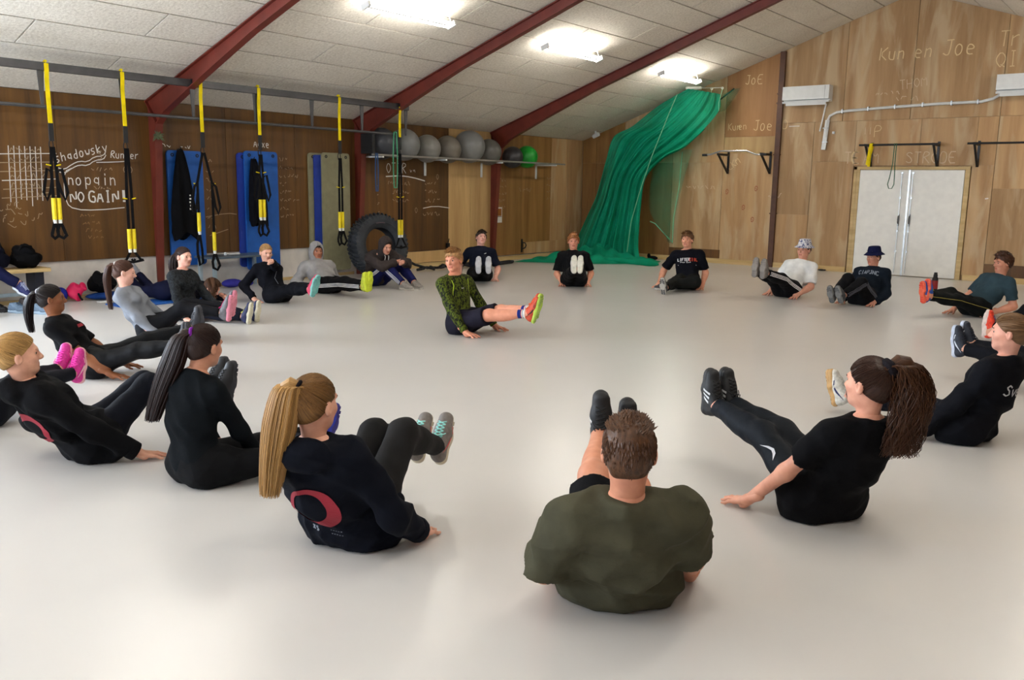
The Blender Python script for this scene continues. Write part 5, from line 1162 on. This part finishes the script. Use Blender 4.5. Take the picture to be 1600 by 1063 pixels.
    # ---- socks and shoes
    for n, sg in (('L', 1), ('R', -1)):
        an, kn, fx, fz = J['an'+n], J['kn'+n], J['fx'+n], J['fz'+n]; dr = unit(an-kn)
        if socks:
            z0 = 0
            for rgb_, w in socks:
                a, b = an-dr*(.035+z0)*s, an-dr*(.035+z0+w)*s; MB().tube([tuple(a+dr*.003), tuple(b)], .0445*s, 16).build('sock', fabric('sock_%d_%d_%d' % rgb_, rgb_), root, smooth=True); z0 += w
        if shoes:
            fy = np.cross(fz, fx); so = shoes if isinstance(shoes, dict) else shoes[0 if n == 'L' else 1]; sz = s*so.get('size', 1.04)
            M = Matrix.Identity(4)
            for i in range(3): M[i][0], M[i][1], M[i][2], M[i][3] = fx[i]*sz, fy[i]*sz*so.get('wide', 1.), fz[i]*sz, an[i]
            um = plain('shoe_%d_%d_%d' % so['up'], so['up'], .6, var=.1, scale=60, bmp=.15)
            up = link('shoe', ME_UP, um, root); up.matrix_local = M
            sm = plain('sole_%d_%d_%d' % so['sole'], so['sole'], .6, var=.05, scale=30); link('sole', ME_SOLE, sm, up)
            tm = plain('sole_%d_%d_%d' % so.get('tread', so['sole']), so.get('tread', so['sole']), .6, var=.05, scale=30); link('tread', ME_TREAD, tm, up)
            link('laces', ME_LACE, plain('lace_%d_%d_%d' % so.get('lace', so['up']), so.get('lace', so['up']), .7), up)
            if so.get('mark'):
                for sd_ in (1, -1): shoe_mark(so['mark'], sd_).build('side_mark', plain('mark_%d_%d_%d' % so['mrgb'], so['mrgb'], .5), up)
    # ---- bucket hat
    if hat:
        ht = bpy.data.objects.new('bucket_hat', None)
        prof = [(.0, .128), (.06, .127), (.076, .120), (.084, .095), (.092, .045), (.098, .040), (.135, .008), (.138, .005), (.132, .004), (.094, .034), (.088, .045), (.078, .095), (.07, .112), (0, .118)]
        mb = MB().lathe(prof, (0, 0, 0), 28); me_ = mb.mesh('bucket_hat', True); o = link('bucket_hat', me_, hat, root)
        M = Matrix.Identity(4); c = hp(-.012, 0, .028)
        for i in range(3): M[i][0], M[i][1], M[i][2], M[i][3] = hf[i]*hs*1.12, hl[i]*hs*.96, hu[i]*hs, c[i]
        o.matrix_local = M
        bpy.data.objects.remove(ht)
    return root, J
# ------------------------------------------------------------------ who sits where: pose parameters measured once, in metres and radians
Q = {
'b1': [6.399,-14.328,1.402,0.839,0.578,0.219,-0.092,0.003,0.003,0.645,-0.068,-0.154,1.345,0.034,0.733,0.08,-0.218,1.386,-0.12,0.3,0.147,0.267,0.936,0.06,0.06],
'br2': [7.192,-14.193,1.528,0.081,-0.153,-0.356,0.007,0.274,-0.09,0.009,-0.114,0.011,1.259,0.611,0.035,-0.611,-0.018,0.174,0.227,0.11,0.317,0.075,0.898,0.06,0.061],
'bl3': [8.299,-14.186,1.848,0.771,0.45,-0.021,-0.014,0.124,-0.062,0.719,-0.022,-0.4,1.073,0.052,0.823,-0.051,-0.431,1.115,-0.12,0.3,0.065,0.286,0.946,0.06,0.06],
'ol4': [9.431,-13.934,2.18,0.834,0.538,0.048,0.003,0.071,-0.024,0.587,-0.104,0.133,1.79,-0.004,0.43,-0.008,0.184,1.751,0.068,0.224,0.116,0.275,0.981,0.06,0.061],
'bt5': [9.724,-12.63,2.609,0.693,0.398,-0.012,0.018,-0.133,-0.05,0.461,0.016,0.14,1.641,-0.077,0.445,-0.076,0.158,1.583,0.152,0.285,-0.12,0.3,0.965,0.062,0.06],
'ns6': [9.962,-10.806,3.002,0.535,0.306,0.021,0.016,-0.113,-0.272,0.251,0.126,-0.162,1.389,-0.068,0.137,-0.094,-0.062,1.295,0.172,0.238,-0.12,0.3,0.939,0.061,0.06],
'bk7': [10.331,-9.166,2.72,0.512,0.27,-0.045,0.079,0.0,0.012,0.328,0.009,0.022,1.484,0.035,0.489,0.035,0.349,1.833,-0.12,0.3,-0.12,0.3,0.976,0.06,0.06],
'rd8': [10.084,-6.912,2.885,0.36,0.172,-0.034,-0.008,0.0,-0.059,0.62,-0.069,-0.646,1.585,0.035,0.436,0.035,0.262,1.833,-0.12,0.3,-0.12,0.3,0.999,0.06,0.06],
'tt9': [8.909,-4.775,-2.11,0.836,0.574,0.12,0.06,-0.016,-0.025,0.266,-0.119,0.133,1.414,-0.13,0.43,-0.172,0.006,1.596,-0.085,0.16,0.078,0.245,0.998,0.061,0.058],
'nb10': [7.554,-4.688,-1.746,0.814,0.516,0.062,-0.048,0.021,0.137,0.581,-0.149,-0.383,1.085,-0.068,0.687,0.008,-0.521,1.088,0.036,0.182,0.074,0.229,0.935,0.059,0.058],
'wt11': [6.506,-4.587,-1.716,0.83,0.577,0.134,0.054,-0.057,0.07,0.439,-0.035,0.244,1.636,-0.061,0.475,-0.097,0.23,1.646,0.067,0.197,-0.048,0.283,1.004,0.059,0.059],
'pt12': [5.022,-4.696,-1.203,0.441,0.218,-0.063,-0.064,0.03,0.087,0.052,0.436,0.052,1.484,0.074,0.099,0.255,-0.133,1.182,0.0,0.226,-0.021,0.418,0.987,0.059,0.059],
'bm13': [3.62,-5.62,-0.935,0.754,0.483,0.092,-0.015,-0.002,-0.02,0.327,-0.075,0.227,1.923,-0.049,0.324,-0.073,0.226,1.931,-0.041,0.212,-0.013,0.178,0.978,0.059,0.059],
'nt14': [2.148,-6.066,-0.815,0.744,0.488,0.175,0.059,-0.047,-0.019,0.227,0.003,0.135,1.945,-0.044,0.225,-0.013,0.136,1.922,0.001,0.248,-0.12,0.3,0.979,0.059,0.06],
'co15': [5.192,-9.958,0.154,0.308,0.102,0.073,0.018,-0.132,-0.072,0.367,0.035,0.14,1.745,0.074,0.307,-0.203,0.087,1.318,0.198,0.307,0.123,0.115,0.971,0.06,0.061],
'bh16': [1.498,-7.654,-0.025,-0.327,-0.74,-0.788,-0.178,-0.079,0.275,0.546,-0.102,-0.645,-0.007,0.076,0.532,-0.076,-0.616,-0.01,0.549,0.025,0.463,0.029,0.959,0.378,0.376],
'gh17': [1.686,-8.713,-0.101,1.123,0.8,0.232,0.153,-0.11,-0.242,0.188,0.138,-0.019,1.505,-0.095,0.12,-0.098,0.011,1.726,-0.12,0.3,-0.132,0.227,0.974,0.06,0.06],
'nj18': [2.001,-9.797,-0.007,0.806,0.513,0.124,0.104,-0.096,0.052,0.384,0.052,0.14,1.745,-0.084,0.261,0.069,0.085,1.255,0.127,-0.152,-0.137,0.245,0.911,0.516,0.06],
'cg19': [2.457,-11.304,0.371,0.281,0.049,-0.069,0.095,-0.14,0.032,0.023,-0.007,-0.076,1.447,-0.009,0.014,-0.034,-0.058,1.393,0.293,0.145,0.124,0.204,0.887,0.148,0.043],
'gg20': [3.35,-12.219,0.657,0.728,0.449,0.02,0.024,-0.049,0.052,0.611,0.052,0.0,1.571,0.023,0.583,0.077,-0.091,1.436,0.137,0.226,0.133,0.186,0.92,0.059,0.059],
'ds21': [4.488,-13.334,0.865,0.811,0.524,0.149,0.046,-0.023,0.052,0.436,0.052,0.14,1.658,0.328,0.343,0.355,0.16,1.658,0.144,0.221,0.13,0.068,0.895,0.06,0.062],
'pk22': [5.323,-14.472,2.078,0.745,0.5,0.168,-0.057,0.0,0.035,0.489,0.035,0.314,1.833,-0.017,0.188,0.067,-0.017,1.411,-0.12,0.3,-0.12,0.3,0.924,0.06,0.06],
}
Q['ds21'][21] = .19
for k_, a_, b_ in (('pk22', 13, 8), ('bk7', 8, 13), ('rd8', 8, 13), ('ds21', 13, 8), ('gg20', 13, 8), ('nj18', 13, 8), ('co15', 13, 8)):      # the far leg follows the one in view
    for i_ in range(5): Q[k_][b_+i_] = Q[k_][a_+i_]+(.04 if i_ in (1, 3) else (-.14 if i_ in (0, 2) and k_ not in ('co15', 'ds21') else 0))
for k_, sd_, v_ in (('bt5', 20, (.26, .14)), ('bl3', 18, (.26, .13)), ('b1', 18, (.0, .22)), ('pk22', 20, (-.3, .12)), ('ns6', 20, (.24, .16)), ('co15', 20, (.17, .21))): Q[k_][sd_], Q[k_][sd_+1] = v_
Q['co15'][7] = -.22
Q['pt12'][8:13] = [.16, .13, -1.25, -.13, .05]
CRH = np.array([.787, .616, 0]); UPZ = np.array([0, 0, 1.])
def pv(*ab): return [CRH*a+UPZ*b for a, b in ab]           # ponytail paths: sideways and up
BLK, NAV = (13, 13, 16), (15, 18, 30)
white = plain('print_white', (214, 214, 214), .7); redp = plain('print_red', (150, 22, 44), .7); swo = plain('print_silver', (200, 200, 204), .5); greyp = plain('print_grey', (120, 126, 136), .7)
def T(txt, h, w, dx=0, dy=0): return [([(x+dx, y+dy) for x, y in P], F_) for P, F_ in text_polys(strokes(txt, h, 0, .02), w)]
P3 = dict
# --- front arc
person('person', 'person in black hoodie with blonde ponytail, leaning back, beside a long dark ponytail', Q['b1'], 1, h=.0085, head=(-10, 4, 0), skin_rgb=(226, 172, 146), hair=P3(type='pony', rgb=(180, 142, 88), n=520, base=(-.09, .0, .075), line=.006),
       pony=P3(path=pv((-.05, -.02), (-.09, -.13), (-.09, -.26), (-.08, -.36)), w=.04, n=420), top=P3(rgb=(11, 11, 14), t=.026, sleeve=1.95, name='hoodie', wr=.008, hem=.13), hood='down', bottom=P3(rgb=(17, 19, 28)), shoes=P3(up=(22, 22, 26), sole=(40, 40, 46)), seed=11,
       decals=[P3(side='back', at=(0, .02), polys=ring_poly(.12, .11, .62, .01, -.01), mat=redp)])
person('person', 'person in black long-sleeved top with very long dark brown ponytail, seen from behind', Q['br2'], 1, h=.0085, head=(12, -6, 0), skin_rgb=(206, 150, 122), hair=P3(type='pony', rgb=(46, 30, 26), n=520, base=(-.085, 0, .075), line=.0),
       pony=P3(path=pv((-.05, -.02), (-.10, -.14), (-.17, -.30), (-.22, -.44)), w=.05, n=520, tie=(120, 40, 150)), top=P3(rgb=(12, 16, 20), t=.012, sleeve=1.96, name='long_sleeved_top'), bottom=P3(rgb=(14, 14, 16)), shoes=P3(up=(34, 50, 168), sole=(52, 44, 120), lace=(200, 204, 220)), hands=('curled', 'planted'), poleL=(.3, 1, -.2), seed=12)
person('person', 'person in navy hoodie with red ring print on the back and blonde ponytail', Q['bl3'], 1, h=.008, head=(-8, -2, 0), skin_rgb=(226, 172, 146), hair=P3(type='pony', rgb=(122, 88, 48), pony_rgb=(180, 140, 86), n=560, base=(-.09, 0, .080), line=.004),
       pony=P3(path=pv((-.04, .0), (-.07, -.12), (-.10, -.28), (-.12, -.42)), w=.054, n=800), top=P3(rgb=(11, 14, 24), t=.028, sleeve=1.93, name='hoodie', wr=.008, hem=.15), hood='down', bottom=P3(rgb=(34, 33, 33)), shoes=P3(up=(112, 104, 98), sole=(196, 184, 160), tread=(170, 160, 140), lace=(150, 214, 206), mark='swoosh', mrgb=(206, 50, 50)), handyaw=(0, -8), seed=13,
       decals=[P3(side='back', at=(-.01, .0), polys=ring_poly(.105, .11, .66, -.015, .012), mat=redp), P3(side='back', at=(-.08, -.16), polys=T('xs', .025, .006), mat=greyp), P3(side='back', at=(.01, -.15), polys=T('-----', .016, .003), mat=greyp), P3(side='back', at=(.01, -.172), polys=T('-----', .016, .003), mat=greyp)])
person('person', 'person in olive green t-shirt with short brown hair, black shorts and black striped shoes', Q['ol4'], 0, h=.008, head=(-4, 2, 0), skin_rgb=(214, 150, 120), hair=P3(type='short', rgb=(82, 54, 34), n=1600, t=.008, len=.011), top=P3(rgb=(74, 72, 56), t=.022, sleeve=.92, flare=.024, name='t_shirt', hem=.24, wr=.009), bottom=P3(rgb=BLK, t=.02, len=.86, name='shorts'), shoes=P3(up=(18, 18, 20), sole=(30, 30, 32), mark='stripes', mrgb=(222, 222, 222)), seed=14)
sw_poly = [([(-.05, .012), (-.02, -.006), (.0, -.010), (.03, .0), (.075, .022), (.03, -.010), (-.002, -.024), (-.03, -.018)], [(0, 1, 6, 7), (1, 2, 5, 6), (2, 3, 4, 5)])]
person('person', 'person in black t-shirt with curly brown ponytail, legs lifted in black striped shoes', Q['bt5'], 1, h=.008, head=(14, 2, 0), skin_rgb=(226, 166, 140), hair=P3(type='pony', rgb=(54, 33, 24), pony_rgb=(72, 44, 26), n=520, base=(-.085, 0, .085), line=.0),
       pony=P3(path=pv((.06, .02), (.10, -.08), (.10, -.22), (.07, -.37)), w=.068, n=780, curl=.035, tiew=.02), top=P3(rgb=(10, 10, 13), t=.018, sleeve=.62, flare=.012, name='t_shirt', hem=.20), bottom=P3(rgb=(20, 24, 30), rough=.6), shoes=P3(up=(20, 20, 22), sole=(36, 34, 34), mark='stripes', mrgb=(222, 222, 222)), handyaw=(12, 0), seed=15,
       decals=[P3(on='bot', side='leg', leg='L', at=(.62, 0), polys=sw_poly, mat=swo)])
person('person', 'person in navy sweatshirt with white lettering on the back and white shoes with tan soles', Q['ns6'], 1, h=.010, head=(12, 0, 0), skin_rgb=(226, 168, 146), hair=P3(type='pony', rgb=(116, 86, 58), n=200, base=(-.095, 0, .03), line=.0, bun=.045), top=P3(rgb=(13, 14, 20), t=.026, sleeve=1.93, name='sweatshirt', wr=.008, hem=.12), bottom=P3(rgb=(17, 18, 26)), shoes=P3(up=(206, 202, 192), sole=(190, 150, 96), tread=(176, 136, 84), mark='swoosh', mrgb=(30, 36, 90)), seed=16,
       decals=[P3(side='back', at=(-.10, .06), polys=T('Sve', .065, .008), mat=white)])
person('person', 'person with raised black shoe bearing a pale swoosh, beyond the navy sweatshirt with lettering', Q['bk7'], 0, h=.013, head=(0, 0, 0), hair=P3(type='short', rgb=(70, 50, 34), n=200), top=P3(rgb=BLK, t=.018, sleeve=.8, name='t_shirt'), bottom=P3(rgb=(15, 16, 22)), shoes=P3(up=(30, 36, 48), sole=(196, 204, 220), mark='swoosh', mrgb=(214, 218, 226)), seed=17)
person('person', 'person with raised bright red-orange shoe, between navy sweatshirt and teal t-shirt', Q['rd8'], 0, h=.013, hair=P3(type='short', rgb=(90, 64, 40), n=200), top=P3(rgb=(60, 60, 66), t=.018, sleeve=.8, name='t_shirt'), bottom=P3(rgb=BLK), shoes=P3(up=(232, 66, 38), sole=(226, 206, 196), lace=(90, 90, 120)), seed=18)
# --- far arc
person('person', 'person in dark teal t-shirt and loose green shorts, legs raised in orange-soled shoes', Q['tt9'], 0, h=.011, head=(-15, -4, 0), skin_rgb=(214, 150, 122), hair=P3(type='short', rgb=(74, 44, 28), n=420, t=.016, quiff=1), top=P3(rgb=(48, 66, 74), t=.016, sleeve=.72, flare=.006, name='t_shirt'), bottom=P3(rgb=(18, 20, 20)), shoes=P3(up=(40, 84, 170), sole=(230, 100, 70), tread=(222, 66, 46), lace=(220, 210, 40)), stripes=P3(rgb=(150, 136, 60), offs=(0,), w=.007), seed=19)
person('person', 'person in navy printed sweatshirt and navy bucket hat, before the white door', Q['nb10'], 0, h=.011, head=(-15, -4, 0), skin_rgb=(206, 146, 120), hair=P3(type='short', rgb=(50, 36, 28), n=120, t=.006), hat=fabric('navy_hat', (18, 22, 58)), top=P3(rgb=(18, 26, 36), t=.026, sleeve=1.93, name='sweatshirt', wr=.008), bottom=P3(rgb=(16, 16, 19), t=.018), stripes=P3(rgb=(82, 84, 94), w=.012), shoes=P3(up=(60, 62, 66), sole=(120, 120, 118), tread=(88, 88, 88)), seed=20,
       decals=[P3(at=(-.13, .10), polys=T('CIAPJNC', .052, .011), mat=greyp)])
hat2 = camo('patterned_hat', (38, 46, 110), (222, 220, 222), 46., thr=.47)
person('person', 'person in white t-shirt and patterned bucket hat, striped black trousers', Q['wt11'], 0, h=.011, head=(-2, 0, 0), skin_rgb=(220, 160, 134), hair=P3(type='short', rgb=(60, 42, 30), n=120, t=.006), hat=hat2, top=P3(rgb=(232, 232, 230), t=.022, sleeve=.85, flare=.014, name='t_shirt'), bottom=P3(rgb=(16, 16, 19), t=.018), stripes=P3(rgb=(226, 226, 226)), shoes=P3(up=(110, 104, 98), sole=(138, 130, 122), tread=(122, 114, 106)), seed=21)
redt = plain('print_orange', (214, 74, 46), .7)
person('person', 'person in black t-shirt with white and red chest print, one leg folded', Q['pt12'], 0, h=.011, head=(-12, 0, 0), skin_rgb=(224, 162, 132), hair=P3(type='short', rgb=(112, 78, 48), n=420, t=.014), top=P3(rgb=(13, 14, 22), t=.018, sleeve=.82, flare=.014, name='t_shirt'), bottom=P3(rgb=(24, 25, 24), t=.018), shoes=P3(up=(60, 60, 62), sole=(190, 186, 178), tread=(66, 64, 62)), handyaw=(-10, 20), seed=22,
       decals=[P3(at=(-.135, .07), polys=T('LIFTER', .042, .011), mat=white), P3(at=(.035, .07), polys=T('EIIL', .042, .011), mat=redt), P3(at=(-.09, .03), polys=T('scribs', .034, .008), mat=white), P3(at=(-.13, 0.), polys=T('-----------', .022, .005), mat=white)][:2]+[P3(at=(-.10, .035), polys=[(P_, F_) for P_, F_ in text_polys(scribble(6, .03), .006)], mat=white), P3(at=(-.13, .005), polys=[([(0, 0), (.26, 0), (.26, .008), (0, .008)], [(0, 1, 2, 3)])], mat=white)])
person('person', 'person in plain black t-shirt with ginger-blond hair, pale soles up, before green net', Q['bm13'], 0, h=.011, head=(0, 0, 0), skin_rgb=(226, 160, 132), hair=P3(type='short', rgb=(166, 108, 62), n=420, t=.016, quiff=1), top=P3(rgb=(13, 13, 15), t=.018, sleeve=.82, flare=.014, name='t_shirt'), bottom=P3(rgb=(14, 14, 16), t=.016), shoes=P3(up=(196, 192, 180), sole=(222, 218, 204), tread=(224, 220, 200)), seed=23)
person('person', 'person in navy t-shirt, head tilted back, grey soles up, beside the third steel post', Q['nt14'], 0, h=.011, head=(14, 14, -8), skin_rgb=(230, 176, 158), hair=P3(type='short', rgb=(52, 36, 28), n=420, t=.010), top=P3(rgb=(16, 20, 34), t=.016, sleeve=.78, flare=.012, name='t_shirt'), bottom=P3(rgb=(14, 14, 17), t=.016), shoes=P3(up=(150, 150, 154), sole=(188, 188, 190), tread=(176, 176, 180)), seed=24,
       decals=[P3(at=(.06, .10), polys=[([(0, 0), (.03, .02), (.034, .012), (.004, -.006)], [(0, 1, 2, 3)])], mat=white)])
coach_top = camo('green_camo', (16, 18, 8), (84, 96, 20), 42., (1, 1, .7), .5)
lime = plain('lime_piping', (196, 226, 40), .6)
rt, Jc = person('person', 'person in green camouflage top and dark shorts in the middle of the circle', Q['co15'], 0, h=.0085, head=(-84, -4, 4), skin_rgb=(222, 154, 124), hair=P3(type='short', rgb=(176, 134, 88), n=900, t=.010, len=.014), top=P3(mat=coach_top, t=.009, sleeve=1.96, name='compression_top', hem=.02, wr=.003), bottom=P3(rgb=(30, 28, 40), t=.018, len=.90, name='shorts'), shoes=P3(up=(196, 70, 40), sole=(176, 204, 80), tread=(150, 176, 84), lace=(232, 110, 60), mark='swoosh', mrgb=(50, 34, 30)), socks=[((226, 226, 222), .016), ((38, 48, 104), .006), ((224, 224, 220), .010), ((206, 92, 62), .008), ((34, 48, 120), .034)], handyaw=(10, -4), seed=25,
       decals=[P3(at=(.0, .12), polys=[([(-.018, -.006), (-.012, .008), (-.004, -.006)], [(0, 1, 2)]), ([(.0, -.006), (.008, .008), (.015, -.006)], [(0, 1, 2)])], mat=white), P3(at=(.0, .0), polys=text_polys([[(-.11, .20), (-.10, .15), (-.115, .09), (-.13, .05)], [(.11, .20), (.10, .15), (.115, .09), (.13, .05)]], .008), mat=lime, name='piping')])
# --- left arc
person('person', 'person in brown-grey hoodie with hood up, hugging the knees beside the tyre', Q['bh16'], 0, h=.011, head=(-14, -18, 0), skin_rgb=(214, 156, 130), hair=P3(type='short', rgb=(58, 40, 28), n=160, t=.010), hood='up', top=P3(rgb=(62, 54, 52), t=.026, sleeve=1.93, name='hoodie', wr=.008), bottom=P3(rgb=(22, 26, 74), t=.018), stripes=P3(rgb=(220, 222, 230)), shoes=P3(up=(150, 144, 138), sole=(196, 190, 182)), hands=('curled', 'curled'), poleL=(.2, 1, -.5), poleR=(.2, -1, -.5), seed=26)
person('person', 'person in light grey hoodie with hood up and bright yellow-green soles', Q['gh17'], 0, h=.011, head=(-12, 0, 0), skin_rgb=(176, 118, 92), hair=P3(type='short', rgb=(30, 24, 22), n=100, t=.008), hood='up', top=P3(rgb=(150, 148, 148), t=.026, sleeve=1.93, name='hoodie', wr=.009), bottom=P3(rgb=(15, 15, 18), t=.016), stripes=P3(rgb=(224, 224, 224)), shoes=P3(up=(190, 200, 60), sole=(206, 220, 48), tread=(214, 226, 60)), seed=27)
person('person', 'person in navy zipped jacket with fair hair, one hand at the chin, teal soles', Q['nj18'], 1, h=.011, head=(-14, -8, 0), skin_rgb=(228, 176, 152), hair=P3(type='pony', rgb=(176, 138, 92), n=150, base=(-.095, 0, .03), line=.006, bun=.032), top=P3(rgb=(14, 15, 22), t=.020, sleeve=1.95, name='jacket', wr=.007), bottom=P3(rgb=(15, 16, 22), t=.014), shoes=P3(up=(214, 74, 104), sole=(128, 196, 190), tread=(110, 184, 180)), hands=('curled', 'planted'), poleL=(.3, .6, -1.), seed=28,
       decals=[P3(at=(-.10, .12), polys=[([(0, 0), (.05, .012), (.05, .02), (0, .008)], [(0, 1, 2, 3)])], mat=white), P3(at=(0, 0), polys=text_polys([[(0, -.12), (0, .19)]], .007), mat=greyp, name='zip')])
camo_blk = camo('black_camo', (12, 14, 18), (34, 38, 42), 30., thr=.5)
person('person', 'person in dark camouflage top with long dark hair, legs stretched flat showing cream soles', Q['cg19'], 1, h=.011, head=(-10, 0, 0), skin_rgb=(230, 178, 158), hair=P3(type='pony', rgb=(50, 32, 28), n=170, base=(-.09, 0, .04), line=.006), pony=P3(path=pv((-.035, -.03), (-.055, -.12), (-.045, -.24), (-.02, -.34)), w=.05, n=220), top=P3(mat=camo_blk, t=.013, sleeve=1.95, name='long_sleeved_top'), bottom=P3(rgb=(17, 19, 32), t=.014), shoes=P3(up=(26, 32, 78), sole=(216, 210, 186), tread=(222, 216, 190), lace=(220, 220, 120)), hands=('curled', 'planted'), seed=29)
person('person', 'person in grey sports top with brown ponytail, one knee up and pink-soled shoe', Q['gg20'], 1, h=.010, head=(20, -8, 0), skin_rgb=(230, 180, 160), hair=P3(type='pony', rgb=(76, 48, 36), n=190, base=(-.085, 0, .07), line=.006), pony=P3(path=pv((-.06, -.02), (-.09, -.13), (-.085, -.27), (-.07, -.42)), w=.036, n=260, tie=(214, 208, 204)), top=P3(rgb=(128, 132, 140), t=.012, sleeve=1.95, name='long_sleeved_top'), bottom=P3(rgb=(16, 16, 20)), shoes=P3(up=(98, 96, 100), sole=(216, 130, 150), tread=(222, 140, 158), lace=(206, 36, 110)), seed=30)
person('person', 'person in black t-shirt with black ponytail and brown skin, seen in profile', Q['ds21'], 1, h=.010, head=(12, 2, 0), skin_rgb=(142, 90, 58), hair=P3(type='pony', rgb=(30, 22, 22), n=190, base=(-.09, 0, .06), line=.002), pony=P3(path=pv((-.05, -.02), (-.08, -.10), (-.085, -.20), (-.07, -.30)), w=.036, n=260, tie=(190, 190, 200)), top=P3(rgb=(12, 12, 15), t=.013, sleeve=.8, flare=.010, name='t_shirt'), bottom=P3(rgb=(18, 19, 22), rough=.55), shoes=P3(up=(40, 40, 46), sole=(60, 60, 66)), seed=31,
       decals=[P3(at=(.0, .10), polys=[([(-.05, -.012), (.05, -.012), (.05, .012), (-.05, .012)], [(0, 1, 2, 3)])], mat=redp)])
person('person', 'person in dark leggings with bright pink running shoes, beyond the one in the black hoodie', Q['pk22'], 1, h=.012, hair=P3(type='pony', rgb=(90, 62, 40), n=120), top=P3(rgb=BLK, t=.014, sleeve=.8, name='t_shirt'), bottom=P3(rgb=(16, 18, 26)), shoes=P3(up=(206, 40, 140), sole=(226, 176, 176), tread=(196, 80, 104), lace=(240, 60, 180), mark='swoosh', mrgb=(232, 190, 200)), seed=32)
# --- person lying face down on the blue mat, and one sitting on the bench just past the picture edge
def frame(F_, s): F_ = unit(F_); return dict(F=F_, L=np.array([-F_[1], F_[0], 0]), s=s)
A = np.array
J = frame((.9, .42, 0), .92); dn = A([.9, .40, .06]); dn = unit(dn)
J.update(Pc=A([0, 0, .14]), chest=A([0, 0, .14])+dn*.22, neck=A([0, 0, .15])+dn*.43, d1=dn, d2=dn, d3=dn, Lt=J['L'], head=A([0, 0, .15])+dn*.59+A([0, 0, .0]))
for n, sg in (('L', 1), ('R', -1)):
    J['sh'+n] = J['neck']-.04*dn+sg*.15*J['L']; J['ha'+n] = A([0, 0, .06])+A([.9, .4, 0])*.66+sg*.16*J['L']; J['hip'+n] = J['Pc']+sg*.085*J['L']; J['kn'+n] = J['hip'+n]-A([.9, .30, .10])*.40+sg*.02*J['L']; J['an'+n] = J['kn'+n]+A([-.32, .02, .15]); J['fx'+n] = unit(A([-.4, -.1, .9])); J['fz'+n] = unit(np.cross(np.cross(J['fx'+n], A([.9, .1, .4])), J['fx'+n]))
J['anL'][2] += .03
person('person', 'person with loose brown hair lying face down on the blue floor mat in navy trousers', fem=1, J=J, loc=(.98, -10.62, 0), h=.012, head=(0, -35, 0), skin_rgb=(226, 170, 148), hair=P3(type='pony', rgb=(84, 56, 38), n=200, t=.018, base=(-.06, 0, .09), line=.012), pony=P3(path=[A([.05, -.03, .0]), A([.12, -.07, -.06]), A([.15, -.10, -.14]), A([.16, -.12, -.2])], w=.06, n=130, curl=.02), top=P3(rgb=(16, 18, 30), t=.02, sleeve=1.9, name='sweatshirt'), bottom=P3(rgb=(17, 20, 44), t=.02), shoes=P3(up=(150, 152, 158), sole=(206, 206, 210)), seed=33, group=None, eyes=False)
J = frame((1, .25, 0), .98); zz = A([0, 0, 1.])
J.update(Pc=A([0, 0, .555]), chest=A([.01, 0, .79]), neck=A([.03, 0, 1.01]), d1=zz, d2=zz, d3=zz, Lt=J['L'], head=A([.05, 0, 1.19]))
for n, sg in (('L', 1), ('R', -1)):
    J['sh'+n] = J['neck']-.05*zz+sg*.18*J['L']; J['hip'+n] = J['Pc']+sg*.09*J['L']; J['kn'+n] = J['hip'+n]+J['F']*.41+sg*.03*J['L']-A([0, 0, .02]); J['ha'+n] = J['kn'+n]+A([-.05, 0, .09])-J['F']*.06; J['an'+n] = J['kn'+n]+A([.03, .02, -.40]) if n == 'R' else J['kn'+n]+A([.09, .31, -.22]); J['fx'+n] = unit(J['F']*(1 if n == 'R' else .9)-zz*(0 if n == 'R' else .35)); J['fz'+n] = unit(zz-J['fx'+n]*(zz@J['fx'+n]))
person('person', 'person sitting on the bench, one navy-trousered leg swung out in a blue sneaker', fem=0, J=J, loc=(.28, -12.80, 0), h=.013, hair=P3(type='short', rgb=(70, 48, 34), n=150), top=P3(rgb=(30, 34, 50), t=.018, sleeve=1.9, name='sweatshirt'), bottom=P3(rgb=(20, 24, 58), t=.016), shoes=P3(up=(26, 34, 92), sole=(222, 226, 232), lace=(180, 190, 220)), hands=('curled', 'curled'), seed=34, group=None, poleL=(0, .6, -1), poleR=(0, -.6, -1))
# --- loose trainers by the bench
def loose(x, y, rz, up, sole, label):
    o = link('trainer_shoe', ME_UP, plain('shoe_%d_%d_%d' % up, up, .6, var=.1, scale=60, bmp=.15)); o.location = (x, y, .0815); o.rotation_euler = (0, 0, rz); tag(o, label, 'shoe', 'loose shoes by the bench')
    sm = plain('sole_%d_%d_%d' % sole, sole, .6, var=.05, scale=30); link('sole', ME_SOLE, sm, o); link('tread', ME_TREAD, sm, o); link('laces', ME_LACE, plain('lace_%d_%d_%d' % up, up, .7), o)
loose(.72, -12.34, .5, (92, 112, 132), (150, 170, 188), 'pale grey-blue trainer of the pair lying before the bench')
loose(.97, -12.20, .5, (92, 112, 132), (150, 170, 188), 'pale grey-blue trainer nearer the ponytail of the brown-skinned person')
loose(.47, -12.47, .5, (18, 18, 22), (40, 40, 44), 'black trainer lying before the bench beside a grey-blue one')
loose(.46, -12.13, 2.95, (84, 80, 84), (200, 200, 204), 'dark grey trainer with white sole under the bench end')
